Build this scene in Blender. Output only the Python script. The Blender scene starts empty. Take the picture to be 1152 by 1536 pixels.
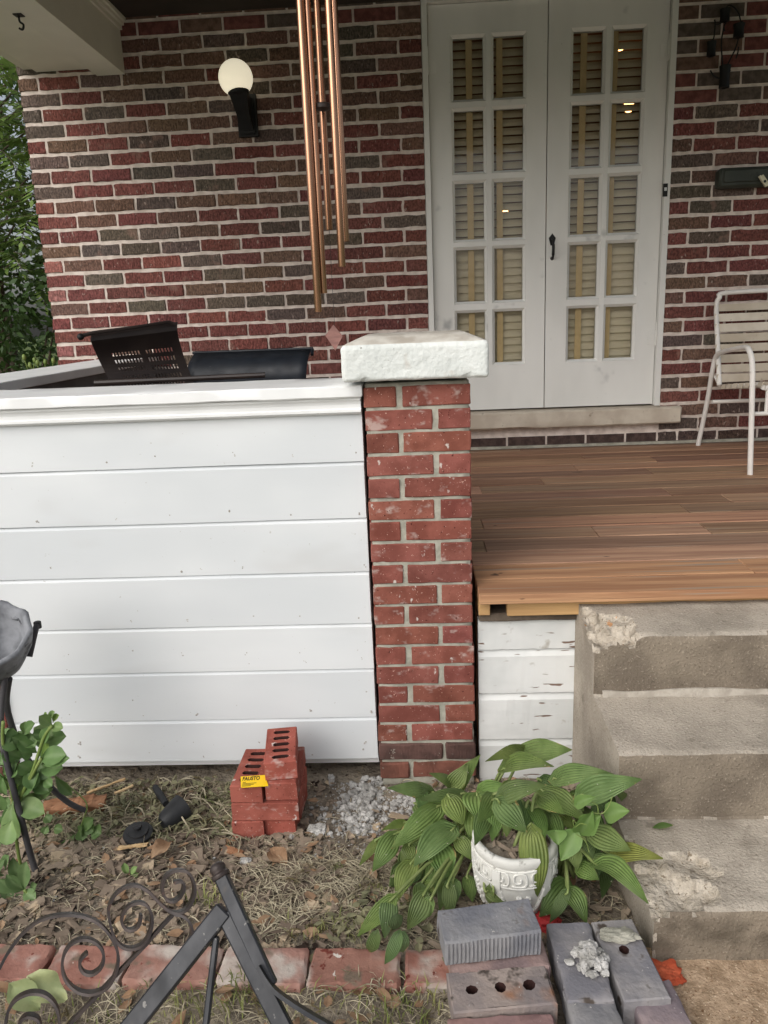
import bpy, bmesh, math, random
from mathutils import Vector, Matrix, noise
import numpy as np
rad = math.radians
SC = bpy.context.scene
COL = SC.collection
V = Vector

# ---------------------------------------------------------------- camera
CAM = V((0.1536, -2.1992, 1.4845)); YAW, PITCH, ROLL, FPX = rad(2.8614), rad(14.4133), rad(-2.4035), 1153.56
IW, IH = 1152, 1536
_f0 = V((-math.sin(YAW), math.cos(YAW), 0)); _r0 = V((math.cos(YAW), math.sin(YAW), 0)); _u0 = V((0, 0, 1))
FW = math.cos(PITCH)*_f0 - math.sin(PITCH)*_u0
_u = math.cos(PITCH)*_u0 + math.sin(PITCH)*_f0
RT = math.cos(ROLL)*_r0 + math.sin(ROLL)*_u
UP = -math.sin(ROLL)*_r0 + math.cos(ROLL)*_u
cd = bpy.data.cameras.new('camera'); cam = bpy.data.objects.new('camera', cd); COL.objects.link(cam)
cd.sensor_fit = 'VERTICAL'; cd.sensor_height = 36; cd.sensor_width = 27; cd.lens = 36*FPX/IH
cd.clip_start = 0.05; cd.clip_end = 500
cam.matrix_world = Matrix(((RT.x, UP.x, -FW.x, CAM.x), (RT.y, UP.y, -FW.y, CAM.y), (RT.z, UP.z, -FW.z, CAM.z), (0, 0, 0, 1)))
SC.camera = cam
def at(u, v, Y=None, Z=None, X=None):
    d = FW + RT*((u-IW/2)/FPX) - UP*((v-IH/2)/FPX)
    t = (Y-CAM.y)/d.y if Y is not None else ((Z-CAM.z)/d.z if Z is not None else (X-CAM.x)/d.x)
    return CAM + d*t

# ---------------------------------------------------------------- sky, sun, exposure
SUN_EL, SUN_AZ = rad(38), rad(-145)      # azimuth measured from +Y towards +X: light from front left
w = bpy.data.worlds.new('World'); SC.world = w; w.use_nodes = True
nt = w.node_tree; nt.nodes.clear()
sky = nt.nodes.new('ShaderNodeTexSky'); sky.sky_type = 'NISHITA'; sky.sun_disc = False
sky.sun_elevation = SUN_EL; sky.sun_rotation = SUN_AZ
sky.air_density = 1.0; sky.dust_density = 4.0; sky.ozone_density = 1.0
hs = nt.nodes.new('ShaderNodeHueSaturation'); hs.inputs['Saturation'].default_value = 0.40
bg = nt.nodes.new('ShaderNodeBackground'); bg.inputs['Strength'].default_value = 0.14
ow = nt.nodes.new('ShaderNodeOutputWorld')
nt.links.new(sky.outputs[0], hs.inputs['Color']); nt.links.new(hs.outputs[0], bg.inputs[0]); nt.links.new(bg.outputs[0], ow.inputs[0])
sl = bpy.data.lights.new('sun', 'SUN'); sl.energy = 1.5; sl.angle = rad(70); sl.color = (1, 0.985, 0.97)
so = bpy.data.objects.new('sun', sl); COL.objects.link(so)
sd = V((math.sin(SUN_AZ)*math.cos(SUN_EL), math.cos(SUN_AZ)*math.cos(SUN_EL), math.sin(SUN_EL)))
so.rotation_euler = (-sd).to_track_quat('-Z', 'Y').to_euler(); so.location = (-3, -6, 8)
SC.view_settings.view_transform = 'Standard'; SC.view_settings.look = 'None'
SC.view_settings.gamma = 1; SC.view_settings.exposure = 0.0
SC.view_settings.use_curve_mapping = False
SC.cycles.max_bounces = 4; SC.cycles.diffuse_bounces = 3; SC.cycles.glossy_bounces = 2; SC.cycles.transmission_bounces = 2; SC.cycles.transparent_max_bounces = 8

# ---------------------------------------------------------------- helpers
WP = {}
def reg(o, wpos, parent=None):
    COL.objects.link(o)
    if parent is not None:
        o.parent = parent; o.location = V(wpos) - WP[parent.name]
    else:
        o.location = V(wpos)
    WP[o.name] = V(wpos)
    return o
def tag(o, label=None, cat=None, group=None, kind=None):
    if label: o['label'] = label
    if cat: o['category'] = cat
    if group: o['group'] = group
    if kind: o['kind'] = kind
    return o
def thing(name, loc, label, cat, group=None, kind=None):
    o = bpy.data.objects.new(name, None); o.empty_display_size = 0.1
    reg(o, loc); return tag(o, label, cat, group, kind or 'thing')
def mesh_obj(name, me, wpos, parent=None, rot=None, color=None):
    o = bpy.data.objects.new(name, me); reg(o, wpos, parent)
    if rot is not None: o.rotation_euler = rot
    if color is not None: o.color = (*color, 1)
    return o

class MB:
    def __init__(s): s.v = []; s.f = []; s.m = []; s.uv = []
    def add(s, vs, fs, mi=0):
        b = len(s.v); s.v += [V(a) for a in vs]; s.f += [tuple(b+i for i in f) for f in fs]; s.m += [mi]*len(fs); return s
    def box(s, lo, hi, mi=0):
        x0, y0, z0 = lo; x1, y1, z1 = hi
        return s.add([(x0,y0,z0),(x1,y0,z0),(x1,y1,z0),(x0,y1,z0),(x0,y0,z1),(x1,y0,z1),(x1,y1,z1),(x0,y1,z1)],
                     [(3,2,1,0),(4,5,6,7),(0,1,5,4),(1,2,6,5),(2,3,7,6),(3,0,4,7)], mi)
    def obox(s, c, ax, hs, mi=0):   # oriented box: centre, 3 axes, half sizes
        vs = []
        for k in (-1, 1):
            for j, i in ((-1,-1),(-1,1),(1,1),(1,-1)):
                vs.append(V(c)+ax[0]*i*hs[0]+ax[1]*j*hs[1]+ax[2]*k*hs[2])
        return s.add(vs, [(3,2,1,0),(4,5,6,7),(0,1,5,4),(1,2,6,5),(2,3,7,6),(3,0,4,7)], mi)
    def tube(s, pts, r, seg=8, caps=True, mi=0):
        pts = [V(p) for p in pts]; n = len(pts); rs = r if hasattr(r, '__len__') else [r]*n
        vs, fs = [], []; prev = None
        for i, p in enumerate(pts):
            t = (pts[min(i+1, n-1)]-pts[max(i-1, 0)]).normalized()
            if prev is None: a = t.orthogonal().normalized()
            else:
                a = prev - t*prev.dot(t)
                a = a.normalized() if a.length > 1e-6 else t.orthogonal().normalized()
            prev = a; b = t.cross(a)
            for k in range(seg):
                q = 2*math.pi*k/seg; vs.append(p+(a*math.cos(q)+b*math.sin(q))*rs[i])
        for i in range(n-1):
            for k in range(seg):
                k2 = (k+1) % seg; fs.append((i*seg+k, i*seg+k2, (i+1)*seg+k2, (i+1)*seg+k))
        if caps: fs.append(tuple(range(seg-1, -1, -1))); fs.append(tuple((n-1)*seg+k for k in range(seg)))
        return s.add(vs, fs, mi)
    def ribbon(s, pts, nrm, w, t, mi=0):   # flat bar: width along nrm, thickness in plane
        pts = [V(p) for p in pts]; n = len(pts); N = V(nrm).normalized(); vs, fs = [], []
        for i, p in enumerate(pts):
            d = (pts[min(i+1, n-1)]-pts[max(i-1, 0)]).normalized(); sd = d.cross(N).normalized()
            vs += [p+N*w/2+sd*t/2, p+N*w/2-sd*t/2, p-N*w/2-sd*t/2, p-N*w/2+sd*t/2]
        for i in range(n-1):
            for k in range(4):
                k2 = (k+1) % 4; fs.append((i*4+k, i*4+k2, (i+1)*4+k2, (i+1)*4+k))
        fs.append((3,2,1,0)); e = (n-1)*4; fs.append((e, e+1, e+2, e+3))
        return s.add(vs, fs, mi)
    def lathe(s, prof, c, seg=24, axis=None, mi=0, close=False):
        A = Matrix.Identity(3) if axis is None else V((0,0,1)).rotation_difference(V(axis).normalized()).to_matrix()
        c = V(c); vs, fs = [], []; n = len(prof)
        for r, z in prof:
            for k in range(seg):
                q = 2*math.pi*k/seg; vs.append(c + A @ V((r*math.cos(q), r*math.sin(q), z)))
        for i in range(n-1):
            for k in range(seg):
                k2 = (k+1) % seg; fs.append((i*seg+k, i*seg+k2, (i+1)*seg+k2, (i+1)*seg+k))
        return s.add(vs, fs, mi)
    def mesh(s, name, mats, org=(0,0,0), smooth=False, fix=True):
        o = V(org); me = bpy.data.meshes.new(name)
        me.from_pydata([tuple(p-o) for p in s.v], [], s.f)
        for m in (mats if isinstance(mats, (list, tuple)) else [mats]): me.materials.append(m)
        me.polygons.foreach_set('material_index', s.m)
        if s.uv:
            l = me.uv_layers.new(name='UVMap'); vi = np.zeros(len(me.loops), int); me.loops.foreach_get('vertex_index', vi)
            l.data.foreach_set('uv', np.array(s.uv, float)[vi].ravel())
        if fix:
            bm = bmesh.new(); bm.from_mesh(me); bmesh.ops.recalc_face_normals(bm, faces=bm.faces); bm.to_mesh(me); bm.free()
        if smooth:
            me.polygons.foreach_set('use_smooth', [True]*len(me.polygons))
            if smooth == 'auto': me.set_sharp_from_angle(angle=rad(40))
        me.update(); return me
    def build(s, name, mats, parent=None, org=None, smooth=False, fix=True):
        if org is None: org = WP[parent.name] if parent is not None else V((0,0,0))
        return mesh_obj(name, s.mesh(name, mats, org, smooth, fix), org, parent)

def rbox(sx, sy, sz, n=(2,1,1), bev=0.003, jit=0.0, seed=0, amp=0.0, ascale=40):
    """box surface, subdivided, rounded edges, slight irregularity; centred"""
    rr = random.Random(seed); bm = bmesh.new()
    bmesh.ops.create_cube(bm, size=1)
    for ax, k in enumerate(n):
        if k > 1:
            es = [e for e in bm.edges if abs((e.verts[0].co-e.verts[1].co)[ax]) > 1e-4 and all(abs((e.verts[0].co-e.verts[1].co)[j]) < 1e-4 for j in range(3) if j != ax)]
            bmesh.ops.subdivide_edges(bm, edges=es, cuts=k-1, use_grid_fill=True)
    for v in bm.verts: v.co = V((v.co.x*sx, v.co.y*sy, v.co.z*sz))
    if bev > 0:
        es = [e for e in bm.edges if len(e.link_faces) == 2 and e.calc_face_angle(0) > 0.5]
        bmesh.ops.bevel(bm, geom=es, offset=bev, segments=1, affect='EDGES', profile=0.5)
    for v in bm.verts:
        if jit: v.co += V((rr.uniform(-jit, jit), rr.uniform(-jit, jit), rr.uniform(-jit, jit)))
        if amp:
            q = v.co*ascale + V((seed*7.3, seed*3.1, 0)); v.co += noise.noise_vector(q)*amp
    bmesh.ops.recalc_face_normals(bm, faces=bm.faces)
    return bm
def bm_mesh(bm, name, mats, smooth=False):
    me = bpy.data.meshes.new(name); bm.to_mesh(me); bm.free()
    for m in (mats if isinstance(mats, (list, tuple)) else [mats]): me.materials.append(m)
    if smooth:
        me.polygons.foreach_set('use_smooth', [True]*len(me.polygons))
        if smooth == 'auto': me.set_sharp_from_angle(angle=rad(40))
    return me
def blob(c, r, sub=3, amp=0.3, sc=1.5, seed=0, squash=(1,1,1)):
    bm = bmesh.new(); bmesh.ops.create_icosphere(bm, subdivisions=sub, radius=1)
    vs = []
    for v in bm.verts:
        d = v.co.normalized(); k = 1 + amp*noise.fractal(d*sc+V((seed*5.1, seed, 3)), 1.0, 2.0, 4)
        vs.append(V((c[0]+d.x*k*r*squash[0], c[1]+d.y*k*r*squash[1], c[2]+d.z*k*r*squash[2])))
    fs = [tuple(v.index for v in f.verts) for f in bm.faces]; bm.free()
    return vs, fs
def smooth_pts(pts, n=6):
    pts = [V(p) for p in pts]; out = []
    for i in range(len(pts)-1):
        p0, p1, p2, p3 = pts[max(i-1,0)], pts[i], pts[i+1], pts[min(i+2,len(pts)-1)]
        for k in range(n):
            t = k/n
            out.append(0.5*((2*p1)+(p2-p0)*t+(2*p0-5*p1+4*p2-p3)*t*t+(-p0+3*p1-3*p2+p3)*t**3))
    out.append(pts[-1]); return out

# ---------------------------------------------------------------- materials
def srgb(r, g, b):
    f = lambda c: ((c/255+0.055)/1.055)**2.4 if c > 10 else c/255/12.92
    return (f(r), f(g), f(b))
MATS = {}; W1 = (1, 1, 1)
def pm(name, c1, c2, sc=8, stretch=(1,1,1), rough=0.75, rough2=None, bump=0.4, bdist=0.003, bsc=60, bstretch=(1,1,1), spots=(), objcol=False,
       metal=0.0, spec=0.35, lo=0.35, hi=0.65, coord='Object', rnd=True, detail=3, wave=None, trans=0.0):
    m = bpy.data.materials.new(name); MATS[name] = m; m.use_nodes = True
    t = m.node_tree; N = t.nodes; L = t.links; b = N['Principled BSDF']
    b.inputs['Metallic'].default_value = metal; b.inputs['Specular IOR Level'].default_value = spec
    tc = N.new('ShaderNodeTexCoord'); oi = N.new('ShaderNodeObjectInfo')
    vec = tc.outputs[coord]
    if rnd:
        a = N.new('ShaderNodeVectorMath'); a.operation = 'MULTIPLY_ADD'
        cx = N.new('ShaderNodeCombineXYZ')
        for i in range(3): L.new(oi.outputs['Random'], cx.inputs[i])
        L.new(cx.outputs[0], a.inputs[0]); a.inputs[1].default_value = (31, 17, 23); L.new(vec, a.inputs[2]); vec = a.outputs[0]
    def ns(scale, st, det=detail, ro=0.55, dist=0.0):
        mp = N.new('ShaderNodeMapping'); mp.inputs['Scale'].default_value = st; L.new(vec, mp.inputs[0])
        n = N.new('ShaderNodeTexNoise'); n.inputs['Scale'].default_value = scale; n.inputs['Detail'].default_value = det
        n.inputs['Roughness'].default_value = ro; n.inputs['Distortion'].default_value = dist
        L.new(mp.outputs[0], n.inputs['Vector']); return n.outputs[0]
    def rng(x, a, c):
        r = N.new('ShaderNodeMapRange'); r.interpolation_type = 'SMOOTHSTEP'
        r.inputs[1].default_value = a; r.inputs[2].default_value = c; L.new(x, r.inputs[0]); return r.outputs[0]
    def mix(f, a, c, mode='MIX'):
        x = N.new('ShaderNodeMix'); x.data_type = 'RGBA'; x.blend_type = mode
        if isinstance(f, (int, float)): x.inputs[0].default_value = f
        else: L.new(f, x.inputs[0])
        for k, q in ((6, a), (7, c)):
            if isinstance(q, tuple): x.inputs[k].default_value = (*q, 1)
            else: L.new(q, x.inputs[k])
        return x.outputs[2]
    n1 = ns(sc, stretch); col = mix(rng(n1, lo, hi), tuple(c1), tuple(c2))
    if objcol: col = mix(1.0, col, oi.outputs['Color'], 'MULTIPLY')
    h = ns(bsc, bstretch)
    if wave:
        wsc, wax, wamt = wave
        wv = N.new('ShaderNodeTexWave'); wv.bands_direction = wax; wv.inputs['Scale'].default_value = wsc
        wv.inputs['Distortion'].default_value = 1.0; wv.inputs['Detail'].default_value = 2; wv.inputs['Detail Scale'].default_value = 3
        L.new(vec, wv.inputs[0])
        k = N.new('ShaderNodeMath'); k.operation = 'MULTIPLY_ADD'; L.new(wv.outputs[1], k.inputs[0]); k.inputs[1].default_value = wamt; L.new(h, k.inputs[2]); h = k.outputs[0]
    for sp in spots:
        c, ssc, th = sp[0], sp[1], sp[2]; soft = sp[3] if len(sp) > 3 else 0.03; st = sp[4] if len(sp) > 4 else (1,1,1)
        f = rng(ns(ssc, st, 3, 0.6), th, th+soft)
        if len(sp) > 6:
            g_ = N.new('ShaderNodeMath'); g_.operation = 'MULTIPLY'; g_.inputs[1].default_value = sp[6]; L.new(f, g_.inputs[0]); f = g_.outputs[0]
        col = mix(f, col, tuple(c))
        if len(sp) > 5:
            k = N.new('ShaderNodeMath'); k.operation = 'MULTIPLY_ADD'; L.new(f, k.inputs[0]); k.inputs[1].default_value = sp[5]; L.new(h, k.inputs[2]); h = k.outputs[0]
    L.new(col, b.inputs['Base Color'])
    if rough2 is not None:
        r = N.new('ShaderNodeMapRange'); r.inputs[3].default_value = rough; r.inputs[4].default_value = rough2; r.inputs[1].default_value = .3; r.inputs[2].default_value = .7
        L.new(ns(sc*1.7, stretch), r.inputs[0]); L.new(r.outputs[0], b.inputs['Roughness'])
    else: b.inputs['Roughness'].default_value = rough
    if bump > 0:
        bp = N.new('ShaderNodeBump'); bp.inputs['Strength'].default_value = bump; bp.inputs['Distance'].default_value = bdist
        L.new(h, bp.inputs['Height']); L.new(bp.outputs[0], b.inputs['Normal'])
    if trans > 0:
        tr = N.new('ShaderNodeBsdfTranslucent'); L.new(col, tr.inputs[0]); ms = N.new('ShaderNodeMixShader'); ms.inputs[0].default_value = trans
        L.new(b.outputs[0], ms.inputs[1]); L.new(tr.outputs[0], ms.inputs[2]); L.new(ms.outputs[0], N['Material Output'].inputs[0])
    return m
m_wbrick = pm('rug_brick', (0.58,0.58,0.58), (1.38,1.33,1.3), sc=120, stretch=(1,1,.6), objcol=True, rough=0.95, bump=1.0, bdist=0.009, bsc=130, bstretch=(1,1,0.28), spec=0.15, lo=.3, hi=.7,
              spots=[(srgb(176,158,148), 70, 0.63, 0.08, (1,1,.5), 0, .7), (srgb(150,120,108), 9, .60, .12, (1,1,1), 0, .5)])
m_wmortar = pm('old_mortar', srgb(202,188,178), srgb(224,211,201), sc=22, rough=0.95, bump=0.6, bdist=0.003, bsc=120, coord='Object', rnd=False, spec=0.1)
m_pbrick = pm('red_brick', srgb(118,69,60), srgb(140,86,76), sc=14, objcol=True, rough=0.9, bump=0.6, bdist=0.002, bsc=220, spec=0.15,
              spots=[(srgb(198,160,146), 150, 0.66, 0.04), (srgb(200,186,178), 17, 0.57, 0.16, (1,1,1.4), .1, .55), (srgb(84,42,36), 110, 0.66, 0.04, W1, -.5), (srgb(214,206,198), 30, 0.665, 0.06, (1,1,.7), .2, .8)])
m_obrick = pm('old_dark_brick', srgb(88,68,62), srgb(112,84,76), sc=16, objcol=True, rough=0.95, bump=0.9, bdist=0.004, bsc=130, bstretch=(1,1,.25), spec=0.15,
              spots=[(srgb(150,140,130), 50, 0.66, 0.06)])
m_pmortar = pm('grey_mortar', srgb(150,148,136), srgb(176,173,160), sc=20, rough=0.95, bump=0.8, bdist=0.004, bsc=90, rnd=False, spec=0.1)
m_white = pm('white_paint', srgb(209,213,215), srgb(221,224,225), sc=2.2, stretch=(.5,1,1), rough=0.5, rough2=0.66, bump=0.28, bdist=0.0016, bsc=40, bstretch=(.18,1,1), spec=0.4,
             spots=[(srgb(186,186,182), 60, 0.71, 0.03, W1, -.4, .8), (srgb(198,199,198), 3.5, .58, .14, (.4,1,1), 0, .5)])
m_rail = pm('white_rail_paint', srgb(230,231,230), srgb(238,239,238), sc=5, rough=0.5, bump=0.35, bdist=0.002, bsc=30, bstretch=(.12,1,1), spec=0.4,
            spots=[(srgb(176,170,160), 60, 0.72, 0.04, (.4,1,1))])
m_oldwhite = pm('peeling_white_paint', srgb(208,210,208), srgb(222,223,221), sc=6, rough=0.6, bump=0.7, bdist=0.003, bsc=30, bstretch=(.15,1,1), spec=0.3,
                spots=[(srgb(128,108,96), 24, 0.635, 0.03, (.3,1,1.8), -0.5), (srgb(176,172,164), 14, 0.64, 0.1)])
m_cap = pm('rough_painted_concrete', srgb(212,216,212), srgb(226,229,225), sc=9, rough=0.8, bump=0.9, bdist=0.006, bsc=45, spec=0.25,
           spots=[(srgb(150,140,130), 70, 0.72, 0.03, W1, -0.5), (srgb(196,192,184), 10, 0.62, 0.12)])
m_captop = pm('worn_cap_top', srgb(176,168,156), srgb(208,204,194), sc=12, rough=0.85, bump=0.7, bdist=0.004, bsc=50, spec=0.2)
def wood(name, ca, cb, cc, objcol=True):
    return pm(name, ca, cb, sc=6, stretch=(0.28,6,6), rough=0.60, rough2=0.8, bump=0.45, bdist=0.0018, bsc=16, bstretch=(.3,10,10), objcol=objcol, spec=0.25, lo=.3, hi=.7,
              spots=[(cc, 6, 0.60, 0.10, (.22,9,9)), (tuple(x*.5 for x in ca), 9, 0.60, 0.10, (.11,10,10), -.2, .6), (tuple(x*.4 for x in ca), 7, 0.70, 0.04, (1,2.4,2.4)), (srgb(190,170,150), 60, 0.76, 0.04)])
m_deck = wood('deck_wood', srgb(136,104,84), srgb(168,136,110), srgb(152,138,122))
m_lumber = wood('treated_lumber', srgb(178,140,96), srgb(204,166,116), srgb(160,120,80))
m_concrete = pm('step_concrete', srgb(156,147,134), srgb(182,172,158), sc=5, rough=0.95, bump=1.0, bdist=0.004, bsc=150, rnd=False, spec=0.15,
                spots=[(srgb(204,194,178), 150, 0.58, 0.09, W1, 0, .55), (srgb(112,103,91), 160, 0.58, 0.09, W1, 0, .6), (srgb(124,115,102), 3.2, 0.57, 0.16), (srgb(112,104,92), 14, .64, .08, (1,1,1), 0, .5)])
m_riser = pm('weathered_shaded_riser', srgb(112,102,90), srgb(138,127,112), sc=6, rough=0.95, bump=1.0, bdist=0.004, bsc=150, rnd=False, spec=0.15,  # darker than the treads: grime, plus shade put into the riser colour
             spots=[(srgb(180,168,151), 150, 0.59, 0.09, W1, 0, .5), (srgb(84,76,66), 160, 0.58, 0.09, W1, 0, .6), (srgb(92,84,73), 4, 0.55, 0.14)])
m_broken = pm('broken_concrete', srgb(168,158,143), srgb(194,184,169), sc=40, rough=0.95, bump=1.0, bdist=0.012, bsc=70, rnd=False, spec=0.1,
              spots=[(srgb(196,150,110), 24, 0.66, 0.05), (srgb(128,116,100), 60, 0.62, 0.06)])
m_patch = pm('step_patch', srgb(158,150,138), srgb(176,168,156), sc=30, rough=.95, bump=.8, bdist=.004, bsc=120, rnd=False)
m_trim = pm('porch_trim_paint', srgb(226,222,210), srgb(234,230,218), sc=3, rough=0.6, bump=0.15, bdist=.001, bsc=40)
m_ceil = pm('dark_ceiling', srgb(52,46,40), srgb(60,52,46), sc=4, rough=0.8, bump=0.2, bsc=30)
m_door = pm('aged_white_door_paint', srgb(222,221,216), srgb(232,231,226), sc=3, stretch=(1,1,.4), rough=0.5, bump=0.22, bdist=0.002, bsc=60, bstretch=(1,1,.3), spec=0.35,
            spots=[(srgb(170,170,168), 5, 0.64, 0.14), (srgb(110,104,96), 90, 0.75, 0.02, (1,1,.5))])
m_stone = pm('sill_stone', srgb(186,174,158), srgb(204,194,178), sc=8, rough=0.9, bump=0.6, bdist=0.003, bsc=70, spots=[(srgb(140,128,114), 18, 0.62, 0.1)])
m_slat = pm('blind_slat', srgb(228,216,188), srgb(234,222,196), sc=6, rough=0.6, bump=0, trans=0.15)
m_tape = pm('blind_tape', srgb(206,180,134), srgb(212,186,140), sc=30, rough=0.8, bump=0.2)
m_room = pm('room_plaster', srgb(150,110,76), srgb(156,116,82), sc=2, rough=0.9, bump=0)
m_iron = pm('weathered_iron', srgb(50,44,43), srgb(70,60,56), sc=18, rough=0.42, rough2=0.65, bump=0.35, bdist=0.001, bsc=120, metal=0.35, spec=0.5,
            spots=[(srgb(98,66,52), 22, 0.66, 0.10), (srgb(132,128,124), 90, 0.73, 0.03)])
m_ironblk = pm('black_iron', srgb(38,39,42), srgb(58,59,62), sc=14, stretch=(1,1,.4), rough=0.36, rough2=0.6, bump=0.4, bdist=0.001, bsc=90, metal=0.3, spec=0.5,
               spots=[(srgb(88,78,66), 16, 0.58, 0.14, (1,1,.5), 0, .6), (srgb(128,126,122), 70, 0.66, 0.04, (1,1,.6), 0, .7)])
m_black = pm('black_metal', srgb(20,20,21), srgb(30,30,30), sc=10, rough=0.5, bump=0.2, bdist=.001, bsc=90)
m_brownmetal = pm('dark_brown_metal', srgb(40,32,30), srgb(50,41,38), sc=10, rough=0.45, bump=0.15, bdist=.001, bsc=80, spec=0.4)
m_navy = pm('blue_black_metal', srgb(22,26,33), srgb(32,37,44), sc=9, rough=0.4, rough2=.6, bump=0.2, bdist=.001, bsc=60, spots=[(srgb(120,120,120), 120, 0.75, 0.02), (srgb(70,92,90), 14, .70, .05)])
m_plastic = pm('black_plastic', srgb(32,33,35), srgb(40,41,43), sc=30, rough=0.55, bump=0.15, bdist=.001, bsc=200)
m_copper = pm('copper_tube', srgb(190,146,118), srgb(168,126,100), sc=6, stretch=(1,1,.05), rough=0.27, bump=0.05, bsc=80, metal=1.0)
m_string = pm('cord', srgb(60,54,50), srgb(70,62,58), sc=50, rough=0.9, bump=0)
m_sail = pm('chime_sail_wood', srgb(122,86,80), srgb(138,100,92), sc=20, stretch=(1,1,6), rough=0.6, bump=.2)
m_chair = pm('white_tube_paint', srgb(222,218,212), srgb(230,226,220), sc=10, rough=0.38, bump=0.1, bsc=60, spots=[(srgb(140,124,106), 60, 0.73, 0.04)])
m_strap = pm('vinyl_strap', srgb(196,184,166), srgb(212,202,186), sc=7, rough=0.5, bump=0.15, bsc=50, objcol=True, spots=[(srgb(150,138,120), 30, 0.68, .08)])
m_resin = pm('grey_resin', srgb(104,106,110), srgb(140,142,146), sc=16, rough=0.7, bump=0.8, bdist=0.006, bsc=28, spots=[(srgb(70,70,74), 22, 0.60, .1, W1, -.4), (srgb(176,178,180), 40, .68, .05)])
m_yellow = pm('yellow_label', srgb(246,204,20), srgb(248,208,28), sc=5, rough=0.5, bump=0)
m_ink = pm('label_ink', srgb(52,42,22), srgb(52,42,22), rough=0.6, bump=0)
m_pot = pm('white_plaster_pot', srgb(206,205,198), srgb(222,221,214), sc=10, rough=0.75, bump=0.4, bdist=.003, bsc=90, spots=[(srgb(150,148,140), 30, 0.62, .1), (srgb(96,92,84), 120, 0.71, .03)])
m_rubble = pm('pale_mortar_rubble', srgb(146,144,139), srgb(194,192,188), sc=30, rough=0.95, bump=0.8, bdist=.004, bsc=140, rnd=False)
m_soil = pm('garden_soil', srgb(112,103,92), srgb(146,136,121), sc=9, rough=1.0, bump=1.0, bdist=0.015, bsc=45, rnd=False, spec=0.1,
            spots=[(srgb(150,138,116), 120, 0.62, .05, (1,.35,1)), (srgb(80,71,62), 70, 0.62, .06), (srgb(140,122,98), 26, .62, .08)])
m_grass_far = pm('lawn', srgb(70,88,40), srgb(96,108,56), sc=6, rough=1, bump=.6, bdist=.02, bsc=60, rnd=False)
m_walk = pm('aggregate_walk', srgb(150,128,104), srgb(182,158,132), sc=40, rough=0.95, bump=1.0, bdist=0.004, bsc=170, rnd=False, spec=.15,
            spots=[(srgb(206,186,160), 150, 0.62, .04), (srgb(120,92,68), 130, 0.62, .04), (srgb(130,112,92), 5, .58, .15)])
m_reflector = pm('pale_reflector', srgb(176,172,164), srgb(194,190,182), sc=3, rough=.95, bump=.5, bdist=.003, bsc=120, rnd=False, spots=[(srgb(150,146,138), 2.2, .56, .1)])
m_chip = pm('bark_mulch', srgb(112,99,87), srgb(162,147,129), sc=2.2, rough=0.95, bump=0.6, bdist=.003, bsc=120, bstretch=(.3,1,1), rnd=False, coord='Object', spec=.1,
            spots=[(srgb(176,158,134), 14, 0.58, .06), (srgb(56,46,40), 11, .60, .06)])
m_straw = pm('dry_grass', srgb(152,142,120), srgb(196,186,160), sc=16, rough=0.9, bump=0, rnd=False, spec=.15, spots=[(srgb(110,100,72), 12, .56, .08), (srgb(108,116,72), 9, .62, .06)], trans=.15)
m_dleaf = pm('dead_leaf', srgb(136,106,80), srgb(168,140,112), sc=10, rough=0.85, bump=0.4, bdist=.002, bsc=90, rnd=False, spots=[(srgb(98,74,56), 8, .58, .1)], trans=.15)
m_dryveg = pm('wilted_greens', srgb(112,112,86), srgb(148,144,112), sc=14, rough=0.9, bump=.3, bsc=80, rnd=False, trans=.15)
m_grass = pm('green_grass', srgb(124,134,76), srgb(168,168,112), sc=9, rough=0.7, bump=0, rnd=False, trans=.3)
m_splinter = wood('weathered_wood', srgb(128,88,62), srgb(160,118,88), srgb(100,70,52), objcol=False)
m_palewood = wood('pale_wood', srgb(196,164,120), srgb(212,184,142), srgb(180,146,104), objcol=False)
m_bark = pm('bark', srgb(84,74,64), srgb(110,98,86), sc=14, stretch=(1,1,.3), rough=.95, bump=.8, bdist=.01, bsc=30)
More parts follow.
